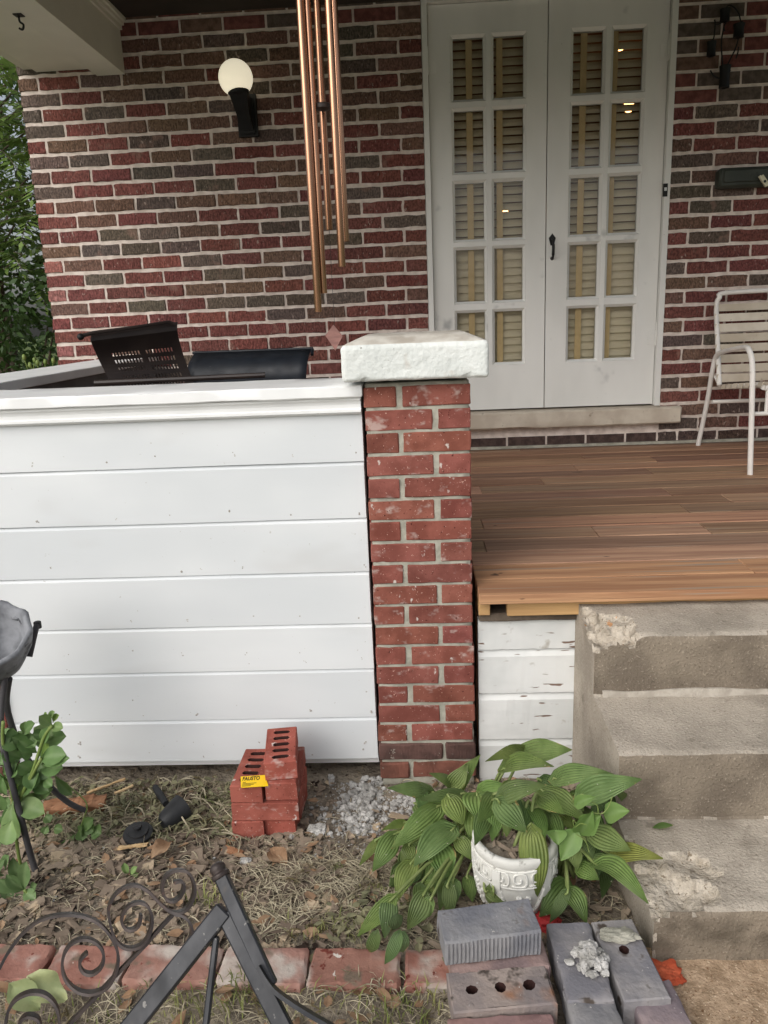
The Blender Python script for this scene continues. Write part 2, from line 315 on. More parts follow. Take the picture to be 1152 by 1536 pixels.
def leafmat(name, c1, c2, cv, nveins, spots=True, trans=0.25, rough=0.45):
    m = bpy.data.materials.new(name); m.use_nodes = True; t = m.node_tree; N = t.nodes; L = t.links; b = N['Principled BSDF']
    uv = N.new('ShaderNodeUVMap'); sx = N.new('ShaderNodeSeparateXYZ'); L.new(uv.outputs[0], sx.inputs[0])
    k = N.new('ShaderNodeMath'); k.operation = 'MULTIPLY'; k.inputs[1].default_value = math.pi*nveins; L.new(sx.outputs[0], k.inputs[0])
    s = N.new('ShaderNodeMath'); s.operation = 'COSINE'; L.new(k.outputs[0], s.inputs[0])
    r = N.new('ShaderNodeMapRange'); r.inputs[1].default_value = .55; r.inputs[2].default_value = 1.0; L.new(s.outputs[0], r.inputs[0])
    tc = N.new('ShaderNodeTexCoord'); n = N.new('ShaderNodeTexNoise'); n.inputs['Scale'].default_value = 22; n.inputs['Detail'].default_value = 4; L.new(tc.outputs['Object'], n.inputs[0])
    rm = N.new('ShaderNodeMapRange'); rm.inputs[1].default_value = .35; rm.inputs[2].default_value = .65; L.new(n.outputs[0], rm.inputs[0])
    def mix(f, a, c, mode='MIX', fac=None):
        x = N.new('ShaderNodeMix'); x.data_type = 'RGBA'; x.blend_type = mode
        if f is None: x.inputs[0].default_value = fac
        else: L.new(f, x.inputs[0])
        for kk, q in ((6, a), (7, c)):
            if isinstance(q, tuple): x.inputs[kk].default_value = (*q, 1)
            else: L.new(q, x.inputs[kk])
        return x.outputs[2]
    col = mix(rm.outputs[0], tuple(c1), tuple(c2)); oi = N.new('ShaderNodeObjectInfo'); col = mix(None, col, oi.outputs['Color'], 'MULTIPLY', 1.0)
    g = N.new('ShaderNodeMath'); g.operation = 'MULTIPLY'; g.inputs[1].default_value = .20; L.new(r.outputs[0], g.inputs[0]); col = mix(g.outputs[0], col, tuple(cv))
    if spots:
        n2 = N.new('ShaderNodeTexNoise'); n2.inputs['Scale'].default_value = 130; L.new(tc.outputs['Object'], n2.inputs[0])
        r2 = N.new('ShaderNodeMapRange'); r2.inputs[1].default_value = .735; r2.inputs[2].default_value = .76; L.new(n2.outputs[0], r2.inputs[0]); col = mix(r2.outputs[0], col, srgb(214,210,190))
    if spots:                                        # browned tips and torn edges on some leaves
        n3 = N.new('ShaderNodeTexNoise'); n3.inputs['Scale'].default_value = 34; n3.inputs['Detail'].default_value = 3; L.new(tc.outputs['Object'], n3.inputs[0])
        ab = N.new('ShaderNodeMath'); ab.operation = 'ABSOLUTE'; L.new(sx.outputs[0], ab.inputs[0])
        mx = N.new('ShaderNodeMath'); mx.operation = 'MAXIMUM'; L.new(ab.outputs[0], mx.inputs[0]); L.new(sx.outputs[1], mx.inputs[1])
        ml = N.new('ShaderNodeMath'); ml.operation = 'MULTIPLY'; L.new(mx.outputs[0], ml.inputs[0]); L.new(n3.outputs[0], ml.inputs[1])
        r3 = N.new('ShaderNodeMapRange'); r3.inputs[1].default_value = .575; r3.inputs[2].default_value = .63; L.new(ml.outputs[0], r3.inputs[0]); col = mix(r3.outputs[0], col, srgb(166,150,96))
    L.new(col, b.inputs['Base Color']); b.inputs['Roughness'].default_value = rough; b.inputs['Specular IOR Level'].default_value = .4
    bp = N.new('ShaderNodeBump'); bp.inputs['Strength'].default_value = .7; bp.inputs['Distance'].default_value = .0016; bp.invert = True; L.new(s.outputs[0], bp.inputs['Height']); L.new(bp.outputs[0], b.inputs['Normal'])
    tr = N.new('ShaderNodeBsdfTranslucent'); L.new(col, tr.inputs[0]); ms = N.new('ShaderNodeMixShader'); ms.inputs[0].default_value = trans
    L.new(b.outputs[0], ms.inputs[1]); L.new(tr.outputs[0], ms.inputs[2]); L.new(ms.outputs[0], N['Material Output'].inputs[0]); return m
m_hosta = leafmat('hosta_leaf', srgb(102,126,68), srgb(128,150,88), srgb(84,106,54), 8)
m_sedum = leafmat('succulent_leaf', srgb(110,134,86), srgb(134,156,104), srgb(150,168,122), 1, spots=False, rough=.5)
m_treeleaf = leafmat('tree_leaf', srgb(92,120,58), srgb(132,156,82), srgb(132,156,88), 1, spots=False, trans=.35)
m_darkleaf = leafmat('shrub_leaf', srgb(46,68,32), srgb(64,90,42), srgb(72,96,50), 1, spots=False, trans=.3)
m_stem = pm('green_stem', srgb(104,124,62), srgb(124,140,78), sc=20, rough=.5, bump=0)
def glassmat():
    m = bpy.data.materials.new('window_glass'); m.use_nodes = True; t = m.node_tree; N = t.nodes; L = t.links
    N.remove(N['Principled BSDF']); tr = N.new('ShaderNodeBsdfTransparent'); tr.inputs[0].default_value = (.96,.96,.95,1); gl = N.new('ShaderNodeBsdfGlossy'); gl.inputs['Roughness'].default_value = .02
    fr = N.new('ShaderNodeFresnel'); fr.inputs[0].default_value = 1.38; nz = N.new('ShaderNodeTexNoise'); nz.inputs['Scale'].default_value = 5
    bp = N.new('ShaderNodeBump'); bp.inputs['Strength'].default_value = .06; bp.inputs['Distance'].default_value = .02; L.new(nz.outputs[0], bp.inputs['Height']); L.new(bp.outputs[0], gl.inputs['Normal'])
    ms = N.new('ShaderNodeMixShader'); L.new(fr.outputs[0], ms.inputs[0]); L.new(tr.outputs[0], ms.inputs[1]); L.new(gl.outputs[0], ms.inputs[2]); L.new(ms.outputs[0], N['Material Output'].inputs[0]); return m
m_glass = glassmat()
def emit(name, col, st):
    m = bpy.data.materials.new(name); m.use_nodes = True; b = m.node_tree.nodes['Principled BSDF']; b.inputs['Base Color'].default_value = (*col, 1)
    b.inputs['Emission Color'].default_value = (*col, 1); b.inputs['Emission Strength'].default_value = st; b.inputs['Roughness'].default_value = .3; return m
# ================================================================ the setting
D = 2.202
def sstep(a, b, x):
    t = min(1, max(0, (x-a)/(b-a))); return t*t*(3-2*t)
def gz(x, y):
    z = 0.088*sstep(0.02, -0.85, y) - 0.012*sstep(-0.86, -0.95, y)
    if -2 < x < 2 and -1.6 < y < 0.4:
        z += 0.010*noise.noise(V((x*5, y*5, 0))) + 0.005*noise.noise(V((x*17, y*17, 4))) + 0.004*noise.noise(V((x*55, y*55, 9)))
    return z
# one ground sheet: fine near the porch, coarse out to the horizon
def axis(vals_fine, far):
    a = list(vals_fine); lo, hi = a[0], a[-1]; st = 0.05; x = lo; L_ = []
    while x > -far: st *= 1.5; x -= st; L_.append(max(x, -far))
    st = 0.05; x = hi; R_ = []
    while x < far: st *= 1.5; x += st; R_.append(min(x, far))
    return L_[::-1] + a + R_
gx = axis(np.arange(-1.7, 1.5, 0.014), 120); gy = axis(np.arange(-1.3, 0.12, 0.014), 120)
gv = [(x, y, gz(x, y) - (0.05 if (x > 0.66 and y > -0.75 and y < .2) else 0)) for y in gy for x in gx]
nx = len(gx); gf = [(j*nx+i, j*nx+i+1, (j+1)*nx+i+1, (j+1)*nx+i) for j in range(len(gy)-1) for i in range(nx-1)]
me = bpy.data.meshes.new('ground'); me.from_pydata(gv, [], gf); me.materials.append(m_soil); me.materials.append(m_grass_far)
me.polygons.foreach_set('material_index', [0 if (-2.4 < p.center.x < 3.2 and -1.5 < p.center.y < 2.2) else 1 for p in me.polygons])
me.polygons.foreach_set('use_smooth', [True]*len(me.polygons))
tag(mesh_obj('ground', me, (0, 0, 0)), 'bare garden soil at the foot of the porch', None, None, 'structure')
# concrete walk
bm = rbox(2.9, .55, 0.12, n=(60, 14, 1), bev=0.006, amp=0.003, ascale=9, seed=3)
tag(mesh_obj('path', bm_mesh(bm, 'path', m_walk, True), (0.60+1.45, -0.79-0.26, 0.113-0.06)), 'tan aggregate concrete walk at the foot of the steps', None, None, 'structure')

bm = rbox(14, 5.5, 0.1, n=(20, 8, 1), bev=0.005)  # unseen pale slab, added to bounce light up under the porch roof
tag(mesh_obj('reflector', bm_mesh(bm, 'reflector', m_reflector, True), (0.5, -1.32-2.75, 0.118-0.05)), 'unseen pale concrete pavement in front of the porch', None, None, 'structure')

# ---------------------------------------------------------------- house wall
house = thing('brick_house', (0.4, D, 0.7), 'dark red rug brick house wall with white double doors behind the porch', 'house')
XL, XR = -1.898, 2.75; JX0, JX1 = 0.227, 1.510
CW, HW, Z0 = 0.0764, 0.2232, 2.8045
wm = MB(); yb = D+0.0055
wm.box((XL+.006, yb, -0.1), (JX0-.002, yb+.24, 3.4)); wm.box((JX1+.002, yb, -0.1), (XR, yb+.24, 3.4)); wm.box((JX0-.002, yb, -0.1), (JX1+.002, yb+.2, 0.83)); wm.box((JX0-.002, yb, 3.02), (JX1+.002, yb+.24, 3.4))
wm.box((XL+.006, yb+.24, -0.1), (XL+.25, 6.5, 3.4))
wall = wm.build('wall', m_wmortar, house)
BL, BH, BD = HW-0.0125, CW-0.0175, 0.095
wb_full = [bm_mesh(rbox(BL, BD, BH, n=(5,1,2), bev=0.003, jit=0.0026, seed=i), 'wall_brick', m_wbrick) for i in range(7)]
wb_half = [bm_mesh(rbox(0.0985, BD, BH, n=(3,1,2), bev=0.003, jit=0.0026, seed=20+i), 'wall_half_brick', m_wbrick) for i in range(4)]
PAL = {'r': srgb(116,74,69), 'R': srgb(126,78,72), 'b': srgb(112,89,78), 'd': srgb(99,88,81), 'k': srgb(80,66,62), 'p': srgb(154,106,100)}
ROWS = {-1:'bdrbbdbbdb', 0:'drrbbdbdbr', 1:'brdbbrbbdb', 2:'drbdbdbbrb', 3:'dRdrbdbrbb', 4:'drbbbbrbbr', 5:'rbrdRbdbrb', 6:'ddrbdrrrrb', 7:'brrddrbbdr', 8:'drrrdrbrrr', 9:'Rbbdbbbrdr', 10:'rbrbrrdbrr',
        11:'Rrddbrddrd', 12:'bdddrrrdrr', 13:'pbrRdrbrrb', 14:'rdrrdbdrrr', 15:'prrrbbrrbr', 16:'brdrddddrb', 17:'rrrrRrdbrr', 18:'rrrrrrrRrr', 19:'prbrrrrrrr', 20:'rrrdrbrrrd'}
rg = random.Random(5); rest = MB(); nind = 0
def wall_brick(x0, x1, k, ch, indiv):
    global nind
    L_ = x1-x0; c = PAL[ch]; j = rg.uniform(.85, 1.15); c = tuple(v*j*rg.uniform(.94, 1.06) for v in c)
    pos = V(((x0+x1)/2, D+BD/2+rg.uniform(-.0015, .0025), Z0-CW*k+rg.uniform(-.0012, .0012)))
    if indiv and nind < 300:
        nind += 1
        if L_ < 0.14: o = mesh_obj('brick', rg.choice(wb_half), pos, wall, color=c); o.scale.x = L_/0.0985
        else: o = mesh_obj('brick', rg.choice(wb_full), pos, wall, color=c); o.scale.x = L_/BL
        o.rotation_euler = (0, rg.uniform(-.006, .006), rg.choice((0, math.pi)))
    else:
        rest.box((x0, pos.y-BD/2, pos.z-BH/2), (x1, pos.y+BD/2, pos.z+BH/2), 'rbdk'.find(ch.lower()) if ch.lower() in 'rbdk' else 0)
J = 0.0125
for k in range(-3, 29):
    cs = ROWS.get(k); x = XL; i = 0; half = (k % 2 != 0)
    while x < JX0-0.02:
        L_ = 0.0985 if (half and i == 0) else BL
        x1 = min(x+L_, JX0-0.003)
        if JX0-0.003-x1 < 0.03: x1 = JX0-0.003
        ch = cs[i] if cs and i < len(cs) else rg.choice('rrrbbd')
        wall_brick(x, x1, k, ch, -1 <= k <= 20); x = x1+J; i += 1
    x = JX1+0.003; i = 0
    while x < XR-0.02:
        L_ = (0.0985 if k % 2 else BL) if i == 0 else BL
        x1 = min(x+L_, XR)
        ch = 'k' if k == 27 else rg.choice('rrrrbbdd')
        wall_brick(x, x1, k, ch, 5 <= k <= 27 and x < 2.12); x = x1+J; i += 1
    if k >= 27:
        x = JX0+.1-(k % 2)*.11
        while x < JX1-.05:
            x1 = min(x+BL, JX1-.01); wall_brick(x, x1, k, 'k', False); x = x1+J
    yy = D+BD+J                                   # bricks round the corner on the side wall
    while yy < 6.3:
        rest.box((XL, yy, Z0-CW*k-BH/2), (XL+.09, yy+BL, Z0-CW*k+BH/2), rg.choice((0,0,1,2))); yy += HW
fixm = []
for nm, ch in (('r','r'),('b','b'),('d','d'),('k','k')):
    c = PAL[ch]; fixm.append(pm('rug_brick_'+nm, tuple(v*.72 for v in c), tuple(v*1.2 for v in c), sc=26, rough=.95, bump=1., bdist=.006, bsc=150, bstretch=(1,1,.28), spec=.15, rnd=False))
ro = rest.build('brick_mass', fixm, wall, org=WP[wall.name]); ro['kind'] = 'stuff'

# ---------------------------------------------------------------- door
DY = D+0.03; ZT, ZBOT, XS = 2.993, 0.932, 0.8705
fm = MB()
fm.box((JX0, DY-.035, 0.925), (0.256, DY+.12, 3.02)); fm.box((1.481, DY-.035, 0.925), (JX1, DY+.12, 3.02)); fm.box((0.256, DY-.033, 2.996), (1.481, DY+.12, 3.02))
frame = fm.build('door_frame', m_door, house)
def hinge(parent, x, z, side):
    h = MB(); h.tube([(x, DY-.008, z-.045), (x, DY-.008, z+.045)], .0055, 8); h.tube([(x, DY-.008, z+.045), (x, DY-.008, z+.085)], .0035, 8)
    x0, x1 = (x, x+.042) if side > 0 else (x-.042, x); h.box((x0, DY-.004, z-.04), (x1, DY-.0005, z+.035))
    for a in (-.02, .0, .02): h.lathe([(.0, -.002), (.003, -.002), (.004, 0)], ((x0+x1)/2, DY-.004, z+a), 6, (0, 1, 0))
    return h.build('hinge', m_door, parent, org=V((x, DY, z)))
LZ = [(2.538,2.853), (2.186,2.512), (1.845,2.159), (1.519,1.821), (1.180,1.487)]
def leaf(x0, x1, lx, cols_tape, hx, hside, lab):
    o = thing('door', (0.5*(x0+x1), DY, ZBOT), None, None) if False else None
    root = MB()                                    # stiles and rails of the leaf
    root.box((x0, DY, ZBOT), (lx[0][0], DY+.045, ZT)); root.box((lx[1][1], DY, ZBOT), (x1, DY+.045, ZT))
    root.box((lx[0][0], DY+.0006, ZBOT), (lx[1][1], DY+.045, LZ[-1][0])); root.box((lx[0][0], DY+.0006, LZ[0][1]), (lx[1][1], DY+.045, ZT))
    for (a, b) in lx:
        for (c, d) in LZ:
            e = 0.0145
            O = [(a, DY-.001, c), (b, DY-.001, c), (b, DY-.001, d), (a, DY-.001, d)]; I = [(a+e, DY+.016, c+e), (b-e, DY+.016, c+e), (b-e, DY+.016, d-e), (a+e, DY+.016, d-e)]
            I2 = [(p[0], DY+.04, p[2]) for p in I]
            root.add(O+I+I2, [(0,1,5,4), (1,2,6,5), (2,3,7,6), (3,0,4,7), (4,5,9,8), (5,6,10,9), (6,7,11,10), (7,4,8,11)])
    dr = root.build('door', m_door, house, org=V(((x0+x1)/2, DY, ZBOT)))
    dr['label'] = lab
    mu = MB(); mu.box((lx[0][1], DY+.0004, LZ[-1][0]), (lx[1][0], DY+.04, LZ[0][1])); mu.build('muntin', m_door, dr)
    for i in range(4):
        for (a, b) in lx:
            mu = MB(); mu.box((a, DY+.0002, LZ[i+1][1]), (b, DY+.04, LZ[i][0])); mu.build('muntin', m_door, dr)
    for (a, b) in lx:
        for (c, d) in LZ:
            pmn = MB(); pmn.box((a+.004, DY+.018, c+.004), (b-.004, DY+.021, d-.004)); pmn.build('pane', m_glass, dr, org=V(((a+b)/2, DY+.02, (c+d)/2)))
    for z in (1.30, 2.72): hinge(dr, hx, z, hside)
    # blind behind the glass
    bl = MB(); bl.box((x0+.03, DY+.075, 2.94), (x1-.03, DY+.115, 2.98)); blind = bl.build('blind', m_slat, house, org=V(((x0+x1)/2, DY+.09, 2.96)))
    z = 0.975; n = 0; slm = {}
    while z < 2.93:
        tl = 66 if z < 1.83 else (53 if z < 2.56 else 57)
        if tl not in slm:
            s = MB(); wd = .025; A = rad(tl)
            vs = []
            for t in (-1, 0, 1):
                for sx in (-1, 1):
                    b_ = .003*(1-t*t); vs.append((sx*(x1-x0-.05)/2, t*wd*math.cos(A)-b_*math.sin(A), t*wd*math.sin(A)+b_*math.cos(A)))
            s.add(vs, [(0,1,3,2), (2,3,5,4)]); slm[tl] = s.mesh('slat', m_slat, fix=False)
        mesh_obj('slat', slm[tl], V(((x0+x1)/2, DY+.083, z)), blind); z += .042; n += 1
    for tx in cols_tape:
        t = MB(); t.box((tx-.017, DY+.052, .96), (tx+.017, DY+.054, 2.94)); t.build('tape', m_tape, blind)
    return dr
dl = leaf(0.259, XS-.0025, [(0.371,0.555), (0.580,0.763)], (0.470, 0.628), 0.257, 1, 'left door leaf with ten glass panes')
dr_ = leaf(XS+.0025, 1.478, [(0.987,1.166), (1.191,1.370)], (1.063, 1.222), 1.480, -1, 'right door leaf with ten glass panes and a black pull handle')
h = MB(); hz0, hz1, hx = 1.735, 1.868, 0.905
h.add([(hx, DY-.004, hz1), (hx+.017, DY-.004, hz1-.022), (hx+.007, DY-.004, hz1-.055), (hx-.007, DY-.004, hz1-.055), (hx-.017, DY-.004, hz1-.022),
       (hx, DY-.0005, hz1+.002), (hx+.019, DY-.0005, hz1-.022), (hx+.009, DY-.0005, hz1-.06), (hx-.009, DY-.0005, hz1-.06), (hx-.019, DY-.0005, hz1-.022)],
      [(0,1,2,3,4), (0,5,6,1), (1,6,7,2), (2,7,8,3), (3,8,9,4), (4,9,5,0)])
h.tube(smooth_pts([(hx, DY-.004, hz1-.028), (hx, DY-.03, hz1-.035), (hx, DY-.038, hz1-.06), (hx, DY-.036, hz0+.03), (hx, DY-.025, hz0+.01), (hx, DY-.002, hz0+.006)], 4), [.006]*8+[.008]*6+[.006]*7, 8)
h.lathe([(0, -.006), (.009, -.004), (.010, 0)], (hx, DY-.0005, hz0+.006), 10, (0, 1, 0))
h.build('handle', m_black, dr_, smooth='auto')
kp = MB(); kp.box((hx+.018, DY-.002, 1.745), (hx+.036, DY+.001, 1.81)); kp.build('lock_plate', m_door, dr_)
# threshold stone
bm = rbox(1.50, 0.20, 0.092, n=(24,3,2), bev=0.008, jit=.0012, amp=.003, ascale=12, seed=9)
mesh_obj('threshold', bm_mesh(bm, 'threshold', m_stone, 'auto'), (0.866, D+.035, 0.876), house)
bp_ = MB(); bp_.box((0.16, D-.012, 0.707), (XR, D+.004, 0.722)); bp_.build('base_flashing', m_pmortar, house)
# door bell
db = MB(); q = at(998, 285, Y=DY-.04); db.box((q.x-.012, DY-.040, q.z-.032), (q.x+.012, DY-.035, q.z+.032)); dbo = db.build('door_bell', m_black, house)
db = MB(); db.box((q.x-.006, DY-.046, q.z-.004), (q.x+.006, DY-.040, q.z+.012)); db.build('bell_button', m_white, dbo)
# room behind
rmb = MB(); rmb.box((-.5, DY+.16, .6), (2.3, 4.9, 3.05)); rmo = rmb.mesh('room', m_room); rmo.flip_normals()
# open the side that faces the door
bm = bmesh.new(); bm.from_mesh(rmo); bmesh.ops.delete(bm, geom=[f for f in bm.faces if abs(f.calc_center_median().y-(DY+.16)) < 1e-3], context='FACES'); bm.to_mesh(rmo); bm.free()
mesh_obj('room', rmo, (0, 0, 0), house)
m_bulb = emit('warm_bulb', (1, .5, .17), 9)
for (u, v, r_) in ((756, 320, .030), (943, 160, .034), (930, 60, .06)):
    q = at(u, v, Y=3.3); b_ = MB(); b_.lathe([(r_*math.sin(a), -r_*math.cos(a)) for a in np.linspace(0.02, math.pi-.02, 12)], q, 18); b_.build('room_lamp', m_bulb, house, org=q, smooth=True)

# ---------------------------------------------------------------- porch roof
roof = thing('porch_cover', (-1.4, 1.0, 3.0), 'porch roof with cream boxed beam meeting the brick wall', 'roof')
r_ = MB(); r_.box((-1.45, -.5, 3.012), (2.9, D+.005, 3.06)); r_.build('ceiling', m_ceil, roof)
r_ = MB(); r_.box((-1.80, -.55, 3.10), (2.95, D+.3, 3.25)); r_.build('roof_deck', m_ceil, roof)
r_ = MB(); r_.box((-1.470, -.35, 2.75), (-1.322, D-.002, 3.015)); r_.build('beam', m_trim, roof)
r_ = MB()
for (a, b, c) in ((.0, 2.955, 3.012), (.012, 2.975, 3.011), (.024, 2.992, 3.010)): r_.box((-1.322, -.35, b), (-1.310+a, D-.003, c-.0))
r_.build('beam_trim', m_trim, roof)
r_ = MB(); r_.box((-1.476, -.35, 2.760), (-1.470, D-.004, 3.0)); r_.box((-1.79, -.5, 2.785), (-1.477, D+.0, 2.81)); r_.build('soffit', m_trim, roof)
r_ = MB(); r_.box((-1.86, -.5, 2.80), (-1.79, D+1.2, 2.95)); r_.box((-1.89, -.5, 2.84), (-1.861, D+1.2, 3.1)); r_.build('fascia', m_trim, roof)
r_ = MB(); r_.box((-1.322, -.15, 2.72), (2.9, .10, 3.012)); r_.build('front_beam', m_trim, roof)
q = at(28, 22, Z=2.75); hk = MB(); hk.box((q.x-.018, q.y-.018, 2.746), (q.x+.018, q.y+.018, 2.7495))
hk.tube(smooth_pts([(q.x, q.y, 2.747), (q.x, q.y, 2.725), (q.x+.014, q.y, 2.712), (q.x+.008, q.y, 2.695), (q.x-.006, q.y, 2.70)], 4), .0045, 8); hk.build('hook', m_black, roof)

# ---------------------------------------------------------------- porch deck
deck = thing('porch_deck', (1.2, 1.0, 0.66), 'reddish brown board porch deck behind the brick pillar', 'deck')
def dz(y): return 0.667+(y+.05)*0.0160
BW = 0.1375; NR = 17; cuts = {}
for (u, v) in ((976, 708), (994, 731), (1024, 757), (1060, 788), (1110, 832), (722, 777), (728, 815), (893, 792), (980, 690), (860, 700), (1090, 745)):
    q = at(u, v, Z=.69); cuts.setdefault(int((q.y+.05)/BW), []).append(q.x)
rg = random.Random(11)
for j in range(NR):
    y0 = -.05+j*BW; y1 = min(y0+BW-.003, D+.004)
    if y1-y0 < .02: continue
    xa = 0.317 if y0 < .31 else -1.47
    cs = sorted(cuts.get(j, [])); cs += [cs[-1]+1.6 if cs else xa+1.9+.3*(j % 3)]
    xs = [xa]+[c for c in cs if xa+.05 < c < 2.6]+[2.75]
    for a, b in zip(xs[:-1], xs[1:]):
        z = dz((y0+y1)/2); L_ = b-a-.0018
        bm = rbox(L_, y1-y0, .030, n=(max(2, int(L_/.35)),1,1), bev=.0022, jit=.0007, seed=j*7)
        t = rg.uniform(.72, 1.18); c = (t*rg.uniform(.96, 1.08), t*rg.uniform(.95, 1.04), t*rg.uniform(.9, 1.06))
        if j in (0, 1): c = (1.30, 1.18, 1.0)
        if j in (2, 3, 4): c = tuple(v*k for v, k in zip(c, (.98, 1.02, 1.05)))
        mesh_obj('deck_board', bm_mesh(bm, 'deck_board', m_deck), ((a+b)/2, (y0+y1)/2, z-.015), deck, color=c)
r_ = rbox(2.3, .038, .048, n=(8,1,1), bev=.002); mesh_obj('rim_board', bm_mesh(r_, 'rim_board', m_lumber), (0.404+1.15, .004, .6095), deck, color=(1,1,1))
r_ = rbox(.034, .3, .045, bev=.002); mesh_obj('joist', bm_mesh(r_, 'joist', m_lumber), (0.336, .14, .610), deck, color=(.9,.9,.9))
r_ = rbox(.40, .10, .026, n=(6,1,1), bev=.003, jit=.002); mesh_obj('ledge_board', bm_mesh(r_, 'ledge_board', m_bark), (0.52, .06, .572), deck, color=(.6,.6,.6))
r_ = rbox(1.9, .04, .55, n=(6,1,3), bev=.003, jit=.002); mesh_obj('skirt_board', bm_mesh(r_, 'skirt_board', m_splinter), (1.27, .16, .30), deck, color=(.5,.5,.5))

# ---------------------------------------------------------------- knee wall with siding
m_nail = pm('rusty_filler', srgb(150,144,136), srgb(190,188,184), sc=90, rough=.8, bump=0)
knee = thing('porch_knee_wall', (-.58, .15, .05), 'smooth white painted board knee wall between brick pillars', 'wall')
SY = .022; gzs = [at(556, v, Y=SY).z for v in (692, 777, 857, 935, 1003, 1076, 1138)]
tops = [1.235]+gzs[:-1]; bots = gzs; KX0, KX1 = -1.205, -.010
for i, (t, b_) in enumerate(zip(tops, bots)):
    b_ += .0015; ch = .011; s = MB(); x0, x1 = KX0+.001*(i % 3), KX1-.001*(i % 2)
    pr = [(SY, b_), (SY, t-ch), (SY+.0085, t-.001), (SY+.03, t-.001), (SY+.03, b_)]
    n = len(pr); sg = 46; vs = []
    for k in range(sg+1):
        x = x0+(x1-x0)*k/sg
        for q, (y, z) in enumerate(pr):
            e = .0011*noise.noise(V((x*2.3+i*7, i*3.1, q*.15)))+.0004*noise.noise(V((x*9, i*5, 2)))
            vs.append((x, y+e*(1.6 if q in (0, 1) else .5), z+.0010*noise.noise(V((x*2.0, i*9.7, 5 if q in (0, 4) else 8)))))
    s.add(vs, [tuple(range(n)), tuple(sg*n+q for q in range(n-1, -1, -1))]+[(k*n+q, k*n+(q+1) % n, (k+1)*n+(q+1) % n, (k+1)*n+q) for k in range(sg) for q in range(n)])
    s.build('siding_board', m_white, knee)
s = MB(); s.box((KX0, SY+.034, .05), (KX1, .26, 1.255)); s.build('inner_panel', m_rail, knee)
bm = rbox(1.45, .31, .034, n=(36,3,1), bev=.0035, jit=.0006, amp=.0016, ascale=7); mesh_obj('cap_rail', bm_mesh(bm, 'cap_rail', m_rail, 'auto'), (-.729, .135, 1.277), knee)
pr = [(SY-.002, 1.2585), (-.004, 1.2585), (-.005, 1.252), (.000, 1.246), (.003, 1.238), (.003, 1.228), (-.001, 1.224), (-.001, 1.217), (.006, 1.212), (.012, 1.209), (SY-.002, 1.2085)]
s = MB(); n = len(pr); vs = [(KX0, *p) for p in pr]+[(KX1, *p) for p in pr]
s.add(vs, [tuple(range(n)), tuple(range(2*n-1, n-1, -1))]+[(k, (k+1) % n, n+(k+1) % n, n+k) for k in range(n)]); s.build('moulding', m_rail, knee)
s = MB(); rg = random.Random(3)
for i, (t, b_) in enumerate(zip(tops, bots)):
    for x in (-1.0, -.78, -.60, -.40, -.22, -.035):
        for z in ((b_+.022, (t+b_)/2-.01) if i > 3 else (b_+.025,)):
            if rg.random() < .8:
                x_ = x+rg.uniform(-.03, .02); z_ = z+rg.uniform(-.008, .012)
                for q in range(rg.choice((1, 1, 2, 3))):
                    s.lathe([(0, -.0012), (.0016, -.001), (.0034*rg.uniform(.6, 1.2), .0005)], (x_+rg.uniform(-.004, .004), SY, z_+rg.uniform(-.006, .006)), 6, (0, 1, 0))
o = s.build('nail_fillers', m_nail, knee); o['kind'] = 'stuff'
side = thing('porch_side_wall', (-1.46, 1.2, .66), 'white capped side knee wall running back to the house', 'wall')
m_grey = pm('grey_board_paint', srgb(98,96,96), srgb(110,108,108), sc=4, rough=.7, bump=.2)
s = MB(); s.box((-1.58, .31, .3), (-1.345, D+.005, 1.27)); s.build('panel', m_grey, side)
bm = rbox(.30, D-.31, .036, n=(2,16,1), bev=.003, jit=.0006); mesh_obj('cap_rail', bm_mesh(bm, 'side_rail', m_rail), (-1.46, (D+.31)/2, 1.2885), side)

